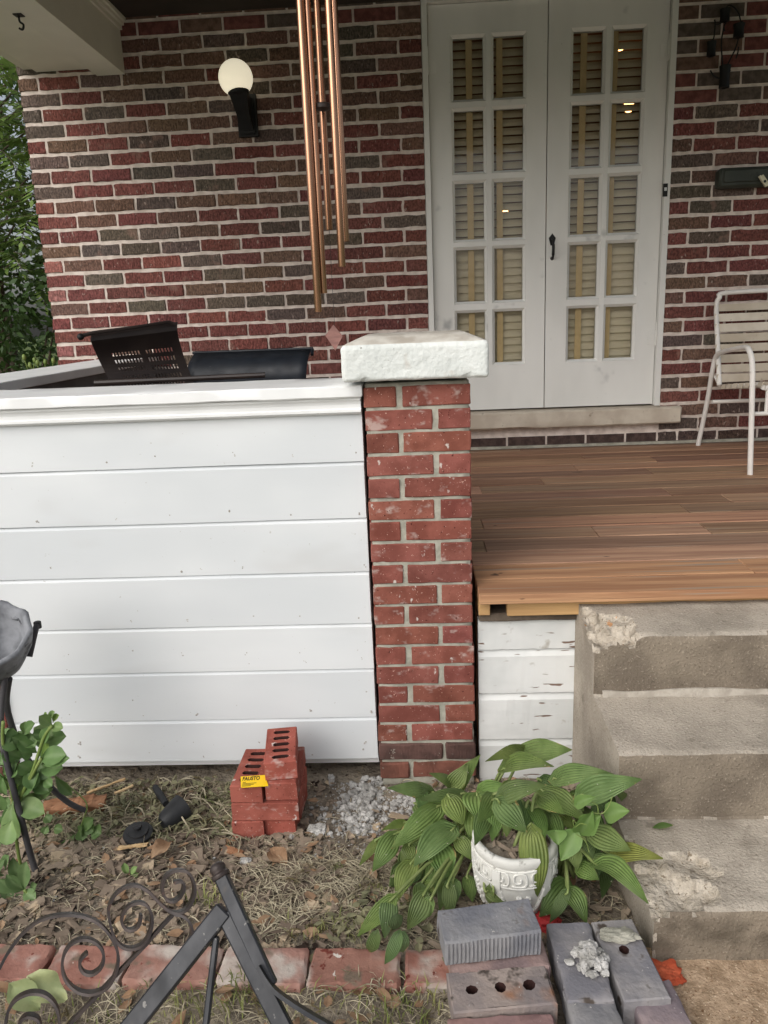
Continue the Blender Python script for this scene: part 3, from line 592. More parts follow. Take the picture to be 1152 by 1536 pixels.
# ---------------------------------------------------------------- pillars
CH = 0.0667; PW = .302
pb_s = [bm_mesh(rbox(.1935, .092, .0575, n=(5,2,2), bev=.0025, jit=.0011, seed=40+i), 'pillar_brick', m_pbrick) for i in range(6)]
ob_s = [bm_mesh(rbox(.2045, .094, .056, n=(5,2,2), bev=.004, jit=.0022, seed=60+i), 'old_pillar_brick', m_obrick) for i in range(3)]
def pillar(x0, y0, label, zb=.16, cap=True):
    P_ = thing('brick_pillar', (x0+PW/2, y0+PW/2, 0), label, 'pillar', 'brick porch pillars')
    bm = rbox(PW-.008, PW-.008, 17*CH+.17, n=(10,10,60), bev=0, amp=.003, ascale=45, seed=4)
    co = mesh_obj('mortar', bm_mesh(bm, 'mortar', m_pmortar, True), (x0+PW/2, y0+PW/2, (17*CH+.17)/2-.01), P_)
    rg = random.Random(int(x0*10)+77)
    for k in range(-2, 17):
        z = zb+CH*k+.029+rg.uniform(-.0012, .0012); mir = (k % 2 == 0) ^ (k < 0 and k == -1)
        old = k < 0; g = PW-.092
        # pinwheel: front stretcher on the right, then mirrored
        lay = [(PW-.0968, .046, 0), (.046, .0968, 1), (.0968, PW-.046, 0), (PW-.046, PW-.0968, 1)]
        for (x, y, r) in lay:
            if k % 2 == 1: x = PW-x
            mesh = rg.choice(ob_s if old else pb_s); e = rg.uniform(-.002, .002)+(-.004 if k == 0 else 0)
            j = rg.uniform(.86, 1.12); c = (j, j*rg.uniform(.94, 1.05), j*rg.uniform(.92, 1.05))
            if old: c = (.78, .80, .84) if k == -1 else (1.3, 1.0, .9)
            o = mesh_obj('brick', mesh, (x0+x+e, y0+y+rg.uniform(-.0015, .0015), z), P_, color=c)
            o.rotation_euler = (rg.uniform(-.004, .004), rg.uniform(-.008, .008), (math.pi/2 if r else 0)+rg.uniform(-.006, .006)+rg.choice((0, math.pi)))
    if cap:
        zct = at(620, 516, Y=-.055).z; zcb = at(620, 570, Y=-.055).z; chh = zct-zcb
        bm = rbox(.405, .42, chh, n=(26,26,8), bev=.007, amp=.0012, ascale=30, jit=.0005, seed=12)
        dzc = max(.012, at(640, 498, Y=.2).z-zct)
        for v in bm.verts:
            if v.co.z > chh/2-.004: v.co.z += dzc*min(1, max(0, min(.2025-abs(v.co.x), .21-abs(v.co.y)))/.06)
            if v.co.z < -chh/2+.012 and v.co.y < -.18 and noise.noise(v.co*24) > .42: v.co.z += .006; v.co.y += .004
        bm.faces.ensure_lookup_table()
        for f in bm.faces:
            if f.normal.z > .9: f.material_index = 1
        mesh_obj('cap', bm_mesh(bm, 'cap', [m_cap, m_captop], True), (x0+.151-.003, y0+.155, (zct+zcb)/2), P_)
    return P_
pillar(0, 0, 'new red brick porch pillar with thick white concrete cap')
pillar(-1.215-PW, 0, 'brick pillar cut off by the left edge behind the birdbath', cap=False)

# ---------------------------------------------------------------- old siding below the deck
old = thing('old_siding_panel', (.47, .04, .02), 'short run of weathered peeling white boards between pillar and steps', 'siding')
ed = [.560, .454, .304, .141, -.02]
for i in range(4):
    t, b_ = ed[i], ed[i+1]; x0, x1 = .319, .626-.002*(i % 2); n = 24; s = MB(); rg = random.Random(i)
    vs = []; pr = [(.03, b_+.003), (.03, t-.022 if i else t-.002), (.042 if i else .031, t-.003), (.06, t-.003), (.06, b_+.003)]
    for k in range(n+1):
        x = x0+(x1-x0)*k/n; e = .004*noise.noise(V((k*.9, i*5, 1)))
        for q, (y, z) in enumerate(pr):
            xx = x + (rg.uniform(-.005, .002) if k == n else 0); vs.append((xx, y+.001*noise.noise(V((k*.5, q, i))), z+(e*.5 if q in (0, 4) else (e if i == 0 and q in (1, 2, 3) else 0))))
    m = len(pr); fs = [tuple(range(m)), tuple(n*m+q for q in range(m-1, -1, -1))]
    for k in range(n):
        for q in range(m): fs.append((k*m+q, k*m+(q+1) % m, (k+1)*m+(q+1) % m, (k+1)*m+q))
    s.add(vs, fs); s.build('board', m_oldwhite, old)
s = MB(); s.box((.626, .02, -.02), (.634, .06, .43)); s.build('edge_strip', m_oldwhite, old)

# ---------------------------------------------------------------- concrete steps
def steps():
    key = [(-.815, .0), (-.815, .225), (-.812, .236), (-.800, .241), (-.525, .247), (-.520, .252), (-.518, .41), (-.515, .421), (-.503, .426), (-.240, .432), (-.234, .437), (-.232, .592), (-.229, .603), (-.217, .609), (.03, .622), (.03, -.02), (-.815, -.02)]
    pts = []
    for (a, b_) in zip(key, key[1:]+key[:1]):
        L_ = math.hypot(b_[0]-a[0], b_[1]-a[1]); n = max(1, int(L_/.011))
        for k in range(n): pts.append((a[0]+(b_[0]-a[0])*k/n, a[1]+(b_[1]-a[1])*k/n))
    nose = set(p_ for p_ in pts if any(abs(p_[0]-a)+abs(p_[1]-b_) < .012 for a, b_ in ((-.812, .236), (-.515, .421), (-.229, .603))))
    x0, x1 = .617, 2.6; nx_ = 150; m = len(pts); vs = []; fs = []
    for i in range(nx_+1):
        x = x0+(x1-x0)*(i/nx_)**1.25
        for (y, z) in pts:
            q = V((x*9, y*9, z*9)); n3 = noise.noise_vector(q)*.0035+noise.noise_vector(q*4)*.0015
            edge = 0
            if (y, z) in nose: ck = max(0, noise.noise(V((x*14, y*5, z*5)))-.18); edge = ck*.012; n3.z -= ck*.010
            vs.append((x+(n3.x if i else 0)+ (0.012*sstep(.0,.2,-y-.55) if i == 0 else 0), y+n3.y+edge, z+n3.z))
    for i in range(nx_):
        for k in range(m): fs.append((i*m+k, i*m+(k+1) % m, (i+1)*m+(k+1) % m, (i+1)*m+k))
    fs.append(tuple(range(m))); fs.append(tuple(nx_*m+k for k in range(m-1, -1, -1)))
    # broken corners: surface points inside a rough boulder shape are pushed down and back on to its far side
    chips = (((.625, -.20, .640), .13, (1.05, 1.1, .62), 3), ((.640, -.735, .285), .19, (1.05, .86, .36), 5)); hit = set(); dv = V((0, .5, -.866))
    for i_, p_ in enumerate(vs):
        q = V(p_)
        for (c, r, sq, sd_) in chips:
            if abs(q.x-c[0]) > r*1.7*sq[0] or abs(q.y-c[1]) > r*1.7*sq[1] or abs(q.z-c[2]) > r*1.9*sq[2]: continue
            for st in range(90):
                e = V(((q.x-c[0])/(r*sq[0]), (q.y-c[1])/(r*sq[1]), (q.z-c[2])/(r*sq[2]))); d = e.normalized()
                if e.length > 1+.38*noise.fractal(d*2.2+V((sd_*5.1, sd_, 3)), 1.0, 2.0, 4): break
                q = q+dv*.002
            if st > 2: hit.add(i_); q = q+V((0, .5, -.866))*.006*noise.noise(q*70); vs[i_] = (p_[0], q.y, q.z)
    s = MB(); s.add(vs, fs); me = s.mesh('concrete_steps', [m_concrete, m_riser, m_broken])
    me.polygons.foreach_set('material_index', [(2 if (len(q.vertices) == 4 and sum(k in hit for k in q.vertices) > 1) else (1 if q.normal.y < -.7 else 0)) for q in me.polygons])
    o = mesh_obj('concrete_steps', me, (0, 0, 0))
    o.data.polygons.foreach_set('use_smooth', [True]*len(o.data.polygons)); o.data.set_sharp_from_angle(angle=rad(35))
    o.location = (0, 0, 0)
    s = MB(); n = 60; vs = []
    for k in range(n+1):
        x = .64+1.4*k/n; hgt = max(.002, .012+.016*noise.noise(V((x*5, 2, 2)))+.006*noise.noise(V((x*19, 1, 1)))); dp = .010+.010*noise.noise(V((x*6, 7, 1)))
        vs += [(x, -.226, .425), (x, -.2395-.4*hgt-dp*.3, .428), (x, -.2385, .436+hgt), (x, -.226, .436+hgt*1.1)]
    s.add(vs, [(k*4+q, k*4+(q+1) % 4, k*4+4+(q+1) % 4, k*4+4+q) for k in range(n) for q in range(4)]); s.build('mortar_patch', m_patch, o, org=V((0, 0, 0)))
    return tag(o, 'worn tan concrete steps with broken corners leading up to the deck', 'steps')
steps()
# ================================================================ things on the wall and porch
# wind chime
c0 = at(497, 160, Y=.15); WC = thing('wind_chime', (c0.x, .15, 2.45), 'copper tube wind chime hanging before the brick wall', 'wind chime')
tub = [(477.5, 468, .105), (485.5, 440, .125), (513, 400, .115), (518.5, 362, .165), (494, 345, .20), (503, 320, .19)]
for (u, v, y) in tub[:5]:
    q = at(u, v, Y=y); s = MB(); n = 20
    prof = [(.0085, .001), (.0103, 0), (.0106, .002), (.0106, 2.42-q.z), (.0098, 2.423-q.z), (.002, 2.423-q.z)]
    s.lathe([(.0075, .03)]+prof, (q.x, q.y, q.z), n); s.build('tube', m_copper, WC, org=V((q.x, q.y, q.z)), smooth='auto')
    s = MB(); s.tube([(q.x, q.y, 2.42), (q.x*.7+c0.x*.3, q.y*.7+.15*.3, 2.49)], .0008, 5); s.build('cord', m_string, WC)
s = MB(); s.lathe([(0, 2.49), (.055, 2.49), (.058, 2.497), (.055, 2.505), (0, 2.505)], (c0.x, .15, 0), 28); s.build('top_plate', m_sail, WC)
s = MB(); s.tube([(c0.x, .15, 2.505), (c0.x, .12, 2.80)], .0012, 6); s.build('hanger_cord', m_string, WC)
q = at(483.5, 160, Y=.15); s = MB(); s.lathe([(.002, -.011), (.006, -.010), (.026, -.006), (.027, .004), (.022, .007), (.002, .008)], (q.x, .15, q.z), 20); s.build('striker', m_brownmetal, WC, smooth='auto')
w1 = at(502, 492, Y=.16); s = MB(); s.tube([(q.x, .15, 2.49), (q.x, .15, q.z), (w1.x, .16, w1.z)], .0007, 5); s.build('sail_cord', m_string, WC)
A, B_, C_, E_ = at(500, 487, Y=.16), at(514, 504, Y=.15), at(503, 526, Y=.16), at(488, 503, Y=.17)
s = MB(); n_ = V((0, .004, 0)); s.add([A, B_, C_, E_, A+n_, B_+n_, C_+n_, E_+n_], [(0,1,2,3), (7,6,5,4), (0,4,5,1), (1,5,6,2), (2,6,7,3), (3,7,4,0)]); s.build('sail', m_sail, WC)

# wall lamp
g0 = at(353.5, 117, Y=D-.13); WL = thing('wall_lamp', (g0.x+.03, D, 2.5), 'black lantern wall lamp with glowing round cream globe', 'lamp')
bx0, bx1 = at(357, 190, Y=D-.03).x, at(386, 190, Y=D-.03).x; bzb = at(370, 204, Y=D-.04).z; bzt = at(368, 140, Y=D-.04).z
s = MB(); s.box((bx0, D-.028, bzb), (bx1, D+.002, bzt)); s.box((bx0+.012, D-.042, bzb+.015), (bx1-.012, D-.028, bzt-.02)); s.box((bx0+.024, D-.05, bzb+.03), (bx1-.024, D-.042, bzt-.06)); s.build('back_plate', m_black, WL)
cx = g0.x+.012; cy = D-.125; zc = g0.z-.075
s = MB(); s.add([(cx-.045, cy-.05, zc), (cx+.045, cy-.05, zc), (cx+.045, D-.03, zc), (cx-.045, D-.03, zc), (cx-.03, cy+.03, zc-.085), (cx+.035, cy+.03, zc-.085), (cx+.045, D-.03, zc-.17), (cx-.03, D-.03, zc-.17)],
              [(0,1,2,3), (0,4,5,1), (4,7,6,5), (1,5,6,2), (0,3,7,4)]); s.build('arm', m_black, WL)
s = MB(); s.lathe([(.03, -.02), (.052, -.008), (.056, .008), (.05, .016), (.044, .010)], (cx-.004, cy-.01, zc+.008), 20); s.build('globe_holder', m_black, WL, smooth='auto')
m_globe = emit('lit_globe', (1, .90, .68), .62)
s = MB(); R0 = .086; s.lathe([(R0*math.sin(a), -R0*math.cos(a)) for a in np.linspace(.02, math.pi-.02, 20)], g0, 32); s.build('globe', m_globe, WL, org=g0, smooth=True)

# mailbox
q0 = at(1078, 266, Y=D-.06); MBX = thing('mailbox', (q0.x+.15, D, 2.1), 'dark green metal wall mailbox right of the doors', 'mailbox')
zt, zb = at(1090, 252, Y=D-.06).z, at(1090, 282, Y=D-.06).z; x0 = q0.x; x1 = x0+.30
m_mail = pm('dark_green_metal', srgb(52,56,50), srgb(62,66,59), sc=9, rough=.5, bump=.2, bsc=60)
bm = rbox(x1-x0, .075, zt-zb, n=(2,1,1), bev=.012); mesh_obj('body', bm_mesh(bm, 'body', m_mail, 'auto'), ((x0+x1)/2, D-.036, (zt+zb)/2), MBX)
bm = rbox(x1-x0-.04, .012, (zt-zb)*.62, bev=.004); mesh_obj('flap', bm_mesh(bm, 'flap', m_mail, 'auto'), ((x0+x1)/2, D-.077, (zt+zb)/2+.005), MBX)
def text_mesh(txt, size, ext, mat, name, bold=0.0):
    cu = bpy.data.curves.new(name, 'FONT'); cu.body = txt; cu.size = size; cu.extrude = ext; cu.align_x = 'CENTER'; cu.align_y = 'CENTER'; cu.offset = bold
    ob = bpy.data.objects.new(name, cu); COL.objects.link(ob); dg = bpy.context.evaluated_depsgraph_get(); me = bpy.data.meshes.new_from_object(ob.evaluated_get(dg)); bpy.data.objects.remove(ob); bpy.data.curves.remove(cu)
    me.materials.clear(); me.materials.append(mat); return me
o = mesh_obj('lettering', text_mesh('MAIL', .038, .0012, m_mail, 'lettering'), ((x0+x1)/2+.015, D-.0835, (zt+zb)/2+.004), MBX); o.rotation_euler = (math.pi/2, 0, 0)
c1, c2 = at(1141, 265, Y=D-.10), at(1151, 280, Y=D-.10)
m_peg = pm('cream_plastic', srgb(206,200,170), srgb(214,208,180), sc=9, rough=.5, bump=.1)
PG = thing('clothes_peg', (c1.x, D-.1, c1.z), 'cream plastic clip on the corner of the mailbox', 'clip')
d_ = (c2-c1).normalized(); up_ = d_.cross(V((0, 1, 0)))
for k, off in enumerate((.008, -.008)):
    s = MB(); s.obox((c1+c2)/2+up_*off*(.6 if k else 1)-V((0, .004*k, 0))-d_*.006*k, (d_, V((0, 1, 0)), up_), (.032, .007, .0055)); s.build('jaw', m_peg, PG)
s = MB(); s.tube([(c1+c2)/2-V((0, .012, 0)), (c1+c2)/2+V((0, .012, 0))], .007, 10); s.build('spring', m_black, PG)

# wrought iron wall ornament
def zo(x, y, dy=.05): return at(1000+x/5.118, y/5.118, Y=D-dy)
OR = thing('wall_ornament', zo(440, 380, 0), 'black twisted iron candle ornament high on the right wall', 'ornament')
for (x, ya, yb_, w_) in ((440, 70, 175, .024), (545, 185, 300, .026), (335, 320, 440, .022), (435, 505, 685, .026)):
    a_, b_ = zo(x, ya), zo(x+4, yb_); s = MB(); s.lathe([(.004, 0), (w_, .006), (w_*.9, (a_.z-b_.z)*.6), (w_*1.1, a_.z-b_.z), (w_*.95, a_.z-b_.z)], b_, 12); s.build('candle_cup', m_black, OR, smooth='auto')
for pts in ([(455,60),(480,40),(520,60),(555,110),(570,170),(585,160)], [(425,170),(400,185),(372,190)], [(368,150),(372,190),(362,290),(345,310)], [(550,300),(525,380),(490,450),(465,500)], [(552,360),(545,410),(530,450)], [(335,540),(360,580),(400,600),(425,595)], [(490,540),(465,560),(450,575)], [(455,175),(440,200),(445,240)], [(440,200),(420,330),(430,500)]):
    s = MB(); s.tube(smooth_pts([zo(*p, .04) for p in pts], 4), .0035, 6); s.build('wire', m_black, OR)

# strap chair
CHR = thing('patio_chair', (1.95, 1.8, dz(1.8)), 'white tube patio chair with cream vinyl straps on the deck', 'chair')
R0_ = at(1047, 668, Z=dz(2.1)); F0 = at(1125, 712, Z=dz(1.35)); TR_ = .0125
ra = at(1076, 530, Y=2.0); fa = at(1117, 521, Y=1.52); fb = at(1128.5, 548, Y=1.40)
loop = [R0_, R0_.lerp(ra, .5), at(1068, 560, Y=2.02), at(1074, 535, Y=1.98), at(1084, 528, Y=1.88), at(1100, 524, Y=1.68), fa, at(1124, 526, Y=1.44), fb, at(1128, 600, Y=1.39), F0]
CHW = .56
for dx in (0, CHW):
    s = MB(); s.tube([p+V((dx, 0, 0)) for p in smooth_pts(loop, 6)], TR_, 10); s.build('side_frame', m_chair, CHR, smooth='auto')
bt = at(1092, 439, Y=2.12); bl_ = at(1074.5, 462, Y=2.11); bb_ = at(1079, 578, Y=1.93)
xr = bl_.x+CHW-.02
bk = [bb_, bb_.lerp(bl_, .5), bl_, bl_.lerp(bt, .45)+V((-.012, 0, .018)), bt, V((xr-.05, bt.y, bt.z)), V((xr-.005, bt.y, bt.z-.03)), V((xr, bl_.y, bl_.z)), V((xr, bb_.y, bb_.z))]
s = MB(); s.tube(smooth_pts(bk, 6), TR_, 10); s.build('back_frame', m_chair, CHR, smooth='auto')
for i, (ya, yb_) in enumerate(((456,467.5), (470.5,483), (485.5,498.5), (501,514), (516.5,529), (532,545), (547,559.5), (561.5,574))):
    t = ((ya+yb_)/2-462)/(578-462); yy = bl_.y+(bb_.y-bl_.y)*t; xl = bl_.x+(bb_.x-bl_.x)*t
    zt_, zb_ = at(1080, ya, Y=yy-.016).z, at(1080, yb_, Y=yy-.016).z; zm = (zt_+zb_)/2; hh = (zt_-zb_)/2*.94
    s = MB(); n = 10; pts_ = []
    for k in range(n+1):
        f = k/n; x = xl-.014+(xr+.028-xl)*f; ed = .016*min(1, 4*min(f, 1-f)+.0)
        pts_.append(V((x, yy-.004-ed+.022*math.sin(math.pi*f), zm)))
    s.ribbon(pts_, (0, .12, 1), hh*2, .003); s.build('strap', m_strap, CHR).color = (*([1.0]*3 if i in (1, 2) else [.84, .82, .79]), 1)
sf = at(1134, 578, Y=1.46); szf = sf.z
sfp = [V((1.745, 1.44, szf-.01)), V((1.745, 1.5, szf)), V((1.75, 1.9, szf-.05)), V((2.22, 1.9, szf-.05)), V((2.22, 1.5, szf)), V((2.22, 1.44, szf-.01)), V((1.75, 1.435, szf-.012))]
s = MB(); s.tube(sfp, TR_*.9, 8); s.build('seat_frame', m_chair, CHR)
for i in range(7):
    f = i/6; y = 1.455+f*.43; z = szf+.012-.05*f
    s = MB(); s.ribbon([V((1.73, y, z-.02)), V((1.738, y, z+.003)), V((1.84, y, z-.004)), V((1.98, y, z-.012)), V((2.12, y, z-.004)), V((2.23, y, z+.003))], (0, 1, -.1), .05, .003); s.build('strap', m_strap, CHR).color = (.98, .97, .95, 1)
for y in (1.43, 1.93):
    z = at(1140, 621, Y=1.42).z; s = MB(); s.tube([(1.70, y, z), (2.26, y, z)], .010, 8); s.build('stretcher', m_chair, CHR)
s = MB(); s.tube([(1.765, 1.437, z), (1.765, 1.437, szf)], .010, 8); s.build('strut', m_chair, CHR)
s = MB(); s.tube([at(1073, 565, Y=1.99), bb_], .008, 8); s.build('bracket', m_chair, CHR)

# perforated metal chair and blue black bench behind the knee wall
def zc3(x, y, Y): return at(100+x/2.504, 460+y/2.504, Y=Y)
PC = thing('metal_patio_chair', (-.95, .85, dz(.8)), 'dark brown metal chair with slotted sheet backrest behind the white rail', 'chair')
TLp, TRp, BLp, BRp = zc3(80, 104, .62), zc3(408, 58, .80), zc3(172, 300, .70), zc3(478, 290, .88)
nU, nV = 53, 22; s = MB(); idx = {}
def sheet(u, v):
    p = (TLp*(1-u)+TRp*u)*(1-v)+(BLp*(1-u)+BRp*u)*v
    nrm = (TRp-TLp).cross(BLp-TLp).normalized()
    return p + nrm*(.03*math.sin(math.pi*v)) + V((0, .03*max(0, .12-v)/.12, 0))
for j in range(nV+1):
    for i in range(nU+1): s.v.append(sheet(i/nU, (j/nV)*1.5))
for j in range(nV):
    for i in range(nU):
        blk = (9 <= i < 27) or (30 <= i < 48); rowhit = j in (6, 8, 10, 12, 14); hole = blk and rowhit and ((i-9) % 2 == 0 if i < 27 else (i-30) % 2 == 0)
        if not hole: s.f.append((j*(nU+1)+i, j*(nU+1)+i+1, (j+1)*(nU+1)+i+1, (j+1)*(nU+1)+i)); s.m.append(0)
o = s.build('backrest', m_brownmetal, PC, fix=False); md = o.modifiers.new('solid', 'SOLIDIFY'); md.thickness = .003
s = MB(); s.tube([zc3(46, 113, .60), zc3(100, 98, .63), zc3(250, 78, .71), zc3(385, 57, .79), zc3(408, 66, .80)], [.007, .007, .006, .006, .006], 8); s.build('top_bar', m_brownmetal, PC)
q = zc3(52, 113, .60); vs, fs = blob(q, .0125, 2, .05, 1, 1); s = MB(); s.add(vs, fs); s.build('bar_knob', m_black, PC, smooth=True)
b0 = sheet(0, 1.5); b1 = sheet(1, 1.5); fwd = V((.03, -.40, 0))
fb0, fb1 = zc3(105, 287, .36), zc3(745, 257, .40)
s = MB(); s.tube([fb0, fb1], .009, 8); s.build('front_bar', m_brownmetal, PC)
s = MB(); s.add([b0, b1, b1+fwd, b0+fwd], [(0,1,2,3)]); o = s.build('seat', m_brownmetal, PC, fix=False); md = o.modifiers.new('solid', 'SOLIDIFY'); md.thickness = .004
for p_ in (b0, b1, b0+fwd, b1+fwd):
    s = MB(); s.tube([p_, V((p_.x, p_.y, dz(p_.y)))], .011, 8); s.build('leg', m_brownmetal, PC)
NB = thing('metal_bench', (-.5, 1.05, dz(1.0)), 'blue black sheet metal bench back next to the slotted chair', 'bench')
a0, a1, a2, a3 = zc3(470, 176, .95), zc3(912, 163, .90), zc3(905, 275, .90), zc3(455, 300, .95)
s = MB(); n = 14; N_ = 8
for j in range(N_+1):
    v = j/N_
    for i in range(n+1):
        u = i/n; p = (a0*(1-u)+a1*u)*(1-v*2.2)+(a3*(1-u)+a2*u)*v*2.2; s.v.append(p+V((0, -.05*math.sin(math.pi*min(1, v*1.4))+.05*max(0, .15-v)/.15, 0)))
for j in range(N_):
    for i in range(n): s.f.append((j*(n+1)+i, j*(n+1)+i+1, (j+1)*(n+1)+i+1, (j+1)*(n+1)+i)); s.m.append(0)
bw0, bw1 = s.v[N_*(n+1)], s.v[-1]
o = s.build('backrest', m_navy, NB, fix=False, smooth=True); md = o.modifiers.new('solid', 'SOLIDIFY'); md.thickness = .004
s = MB(); s.tube([a0+V((-.01, .05, 0)), a1+V((.008, .045, .004))], .006, 8); s.tube([a1+V((.006, .045, 0)), a1+V((.006, .02, -.02))], .007, 8); s.build('top_roll', m_navy, NB)
f2 = V((0, -.40, -.02)); s = MB(); s.add([bw0, bw1, bw1+f2, bw0+f2], [(0,1,2,3)]); o = s.build('seat', m_navy, NB, fix=False); md = o.modifiers.new('solid', 'SOLIDIFY'); md.thickness = .004
for p_ in (bw0, bw1, bw0+f2, bw1+f2):
    s = MB(); s.tube([p_, V((p_.x, p_.y, dz(p_.y)))], .011, 8); s.build('leg', m_navy, NB)
# ================================================================ loose bricks
m_core = pm('shaded_core', srgb(52,30,27), srgb(62,38,34), sc=40, rough=1, bump=.5, bsc=120)  # shade inside the slots and holes painted into the core walls
def cored(L_, W_, H_, holes, seed=0, n=8, amp=.0012, ribs=0):
    """brick with cores running top to bottom; holes = [(cx, cy, rx, ry)] sorted by cx; origin at centre"""
    s = MB(); xs = [-L_/2]+[(a[0]+b[0])/2 for a, b in zip(holes[:-1], holes[1:])]+[L_/2]; bv = .003
    for hi, (cx, cy, rx, ry) in enumerate(holes):
        x0, x1 = xs[hi], xs[hi+1]; y0, y1 = -W_/2, W_/2
        if hi == 0: x0 += bv
        if hi == len(holes)-1: x1 -= bv
        O = [(x1, cy), (x1, y1-bv), (cx, y1-bv), (x0, y1-bv), (x0, cy), (x0, y0+bv), (cx, y0+bv), (x1, y0+bv)]
        if rx < ry: I = [(cx+rx, cy), (cx+rx, cy+ry*.75), (cx, cy+ry), (cx-rx, cy+ry*.75), (cx-rx, cy), (cx-rx, cy-ry*.75), (cx, cy-ry), (cx+rx, cy-ry*.75)]
        else: I = [(cx+rx*math.cos(k*math.pi/4), cy+ry*math.sin(k*math.pi/4)) for k in range(8)]
        vs = [(*p, H_/2) for p in O]+[(*p, H_/2) for p in I]+[(*p, -H_/2) for p in I]+[(*p, -H_/2) for p in O]
        fs = []
        for k in range(8):
            j = (k+1) % 8; fs += [(k, j, 8+j, 8+k), (8+k, 8+j, 16+j, 16+k), (16+k, 16+j, 24+j, 24+k)]
        s.add(vs, fs); s.m[-24:] = [0, 1, 0]*8
    # outer skin with bevel
    h = H_/2
    ring = lambda a, b, z: [(-a, -b, z), (a, -b, z), (a, b, z), (-a, b, z)]
    vs = ring(L_/2-bv, W_/2-bv, h)+ring(L_/2, W_/2, h-bv)+ring(L_/2, W_/2, -h+bv)+ring(L_/2-bv, W_/2-bv, -h)
    s.add(vs, [(r*4+k, r*4+(k+1) % 4, (r+1)*4+(k+1) % 4, (r+1)*4+k) for r in range(3) for k in range(4)])
    me = s.mesh('cored_brick', [m_pbrick, m_core])
    bm = bmesh.new(); bm.from_mesh(me); bmesh.ops.remove_doubles(bm, verts=bm.verts, dist=.0004)
    bmesh.ops.recalc_face_normals(bm, faces=bm.faces)
    for v in bm.verts: v.co += noise.noise_vector(v.co*35+V((seed*3.7, 0, 0)))*amp
    bm.to_mesh(me); bm.free(); return me
LB, WB, HB = .194, .092, .0575
slots = [(x, 0, .0085, .0255) for x in (-.068, -.034, 0, .034, .068)]
red5 = [cored(LB, WB, HB, slots, i) for i in range(3)]
zb = .024; c = at(350, 1259, Z=zb); X0, Y0 = c.x, c.y
stack = [  # centre x, y, layer, rotation about z (pi/2 = pointing away), label
    (.046, LB/2, 0, 90, 'red cored brick at bottom left of the small brick stack'),
    (.140, LB/2+.012, 0, 88, 'red cored brick at bottom right of the small brick stack'),
    (.100, .046+.003, 1, 0, 'red brick laid crosswise in the front of the stack, second layer'),
    (.098, .145, 1, 1, 'red brick laid crosswise in the back of the stack, second layer'),
    (.052, LB/2+.004, 2, 88.5, 'red brick with five slots carrying the yellow label'),
    (.147, LB/2+.014, 2, 91, 'red brick half hidden under the topmost brick of the stack'),
    (.136, LB/2+.028, 3, 98, 'topmost red slotted brick, turned askew on the small stack')]
rg = random.Random(8)
for i, (x, y, l, r, lab) in enumerate(stack):
    o = mesh_obj('loose_brick', red5[i % 3], (X0+x, Y0+y, zb+HB/2+l*(HB+.0008)), None, (0, 0, rad(r)), (1.38*rg.uniform(.95, 1.05), 1.17, 1.12))
    tag(o, lab, 'brick', 'stack of new red bricks')
ztop = zb+3*(HB+.0008)+.0006
Lq = [at(u, v, Z=ztop) for (u, v) in ((361.5, 1182), (402.5, 1179.5), (398, 1163), (361, 1165.5))]
ctr = sum(Lq, V())/4; ax = ((Lq[1]-Lq[0])+(Lq[2]-Lq[3])).normalized(); ang = math.atan2(ax.y, ax.x); lw = ((Lq[1]-Lq[0]).length+(Lq[2]-Lq[3]).length)/2; lh = (Lq[3]-Lq[0]).length
LBL = thing('brick_label', ctr, 'yellow paper label reading FAUSTO lying on the brick stack', 'label')
s = MB(); s.add([p+V((0, 0, .0006)) for p in Lq]+[p+V((0, 0, .0014)) for p in Lq], [(3,2,1,0), (4,5,6,7), (0,1,5,4), (1,2,6,5), (2,3,7,6), (3,0,4,7)]); s.build('paper', m_yellow, LBL)
uy = V((-ax.y, ax.x, 0))
tm = text_mesh('FAUSTO', .02, .0003, m_ink, 'lettering', .0005); tw = max(v.co.x for v in tm.vertices)-min(v.co.x for v in tm.vertices); th_ = max(v.co.y for v in tm.vertices)-min(v.co.y for v in tm.vertices)
o = mesh_obj('lettering', tm, ctr+uy*lh*.24-ax*lw*.12+V((0, 0, .0018)), LBL); o.rotation_euler = (0, 0, ang); o.scale = (lw*.66/tw, lh*.34/th_, 1)
s = MB()
for k, (a, b) in enumerate(((-.42, -.3), (-.42, .12), (-.42, .02), (-.42, -.08))):
    p = ctr+uy*lh*(-.06-.11*k)+V((0, 0, .0018)); s.obox(p+ax*lw*(a+b)/2, (ax, uy, V((0, 0, 1))), (lw*(b-a)/2, lh*.018, .0002))
s.build('fine_print', m_ink, LBL)

# dark salvaged bricks at the walk
m_dbrick = pm('dark_salvaged_brick', srgb(124,123,126), srgb(154,150,147), sc=9, objcol=True, rough=.95, bump=.7, bdist=.004, bsc=80, spec=.15,
              spots=[(srgb(150,112,88), 7, .60, .12), (srgb(196,192,186), 60, .69, .03), (srgb(80,72,66), 18, .60, .1)])
LD, WD, HD = .204, .094, .061
three = [(x, 0, .0118, .0118) for x in (-.058, 0, .058)]
db_h = cored(LD, WD, HD, three, 5, amp=.003); db_h.materials[0] = m_dbrick
def rough_brick(seed, ribs=False):
    bm = rbox(LD, WD, HD, n=(110 if ribs else 12, 6, 4), bev=.004, jit=.0012, amp=.0035, ascale=18, seed=seed) if not ribs else rbox(LD, WD, HD, n=(110, 6, 4), bev=.004, jit=.0002, amp=.0035, ascale=18, seed=seed)
    if ribs:
        for v in bm.verts:
            if v.co.y < -WD/2+.008 and abs(v.co.z) < HD/2-.006: v.co.y += .0022*math.sin(v.co.x*2*math.pi/.0085)
    return bm_mesh(bm, 'rough_brick', m_dbrick, 'auto')
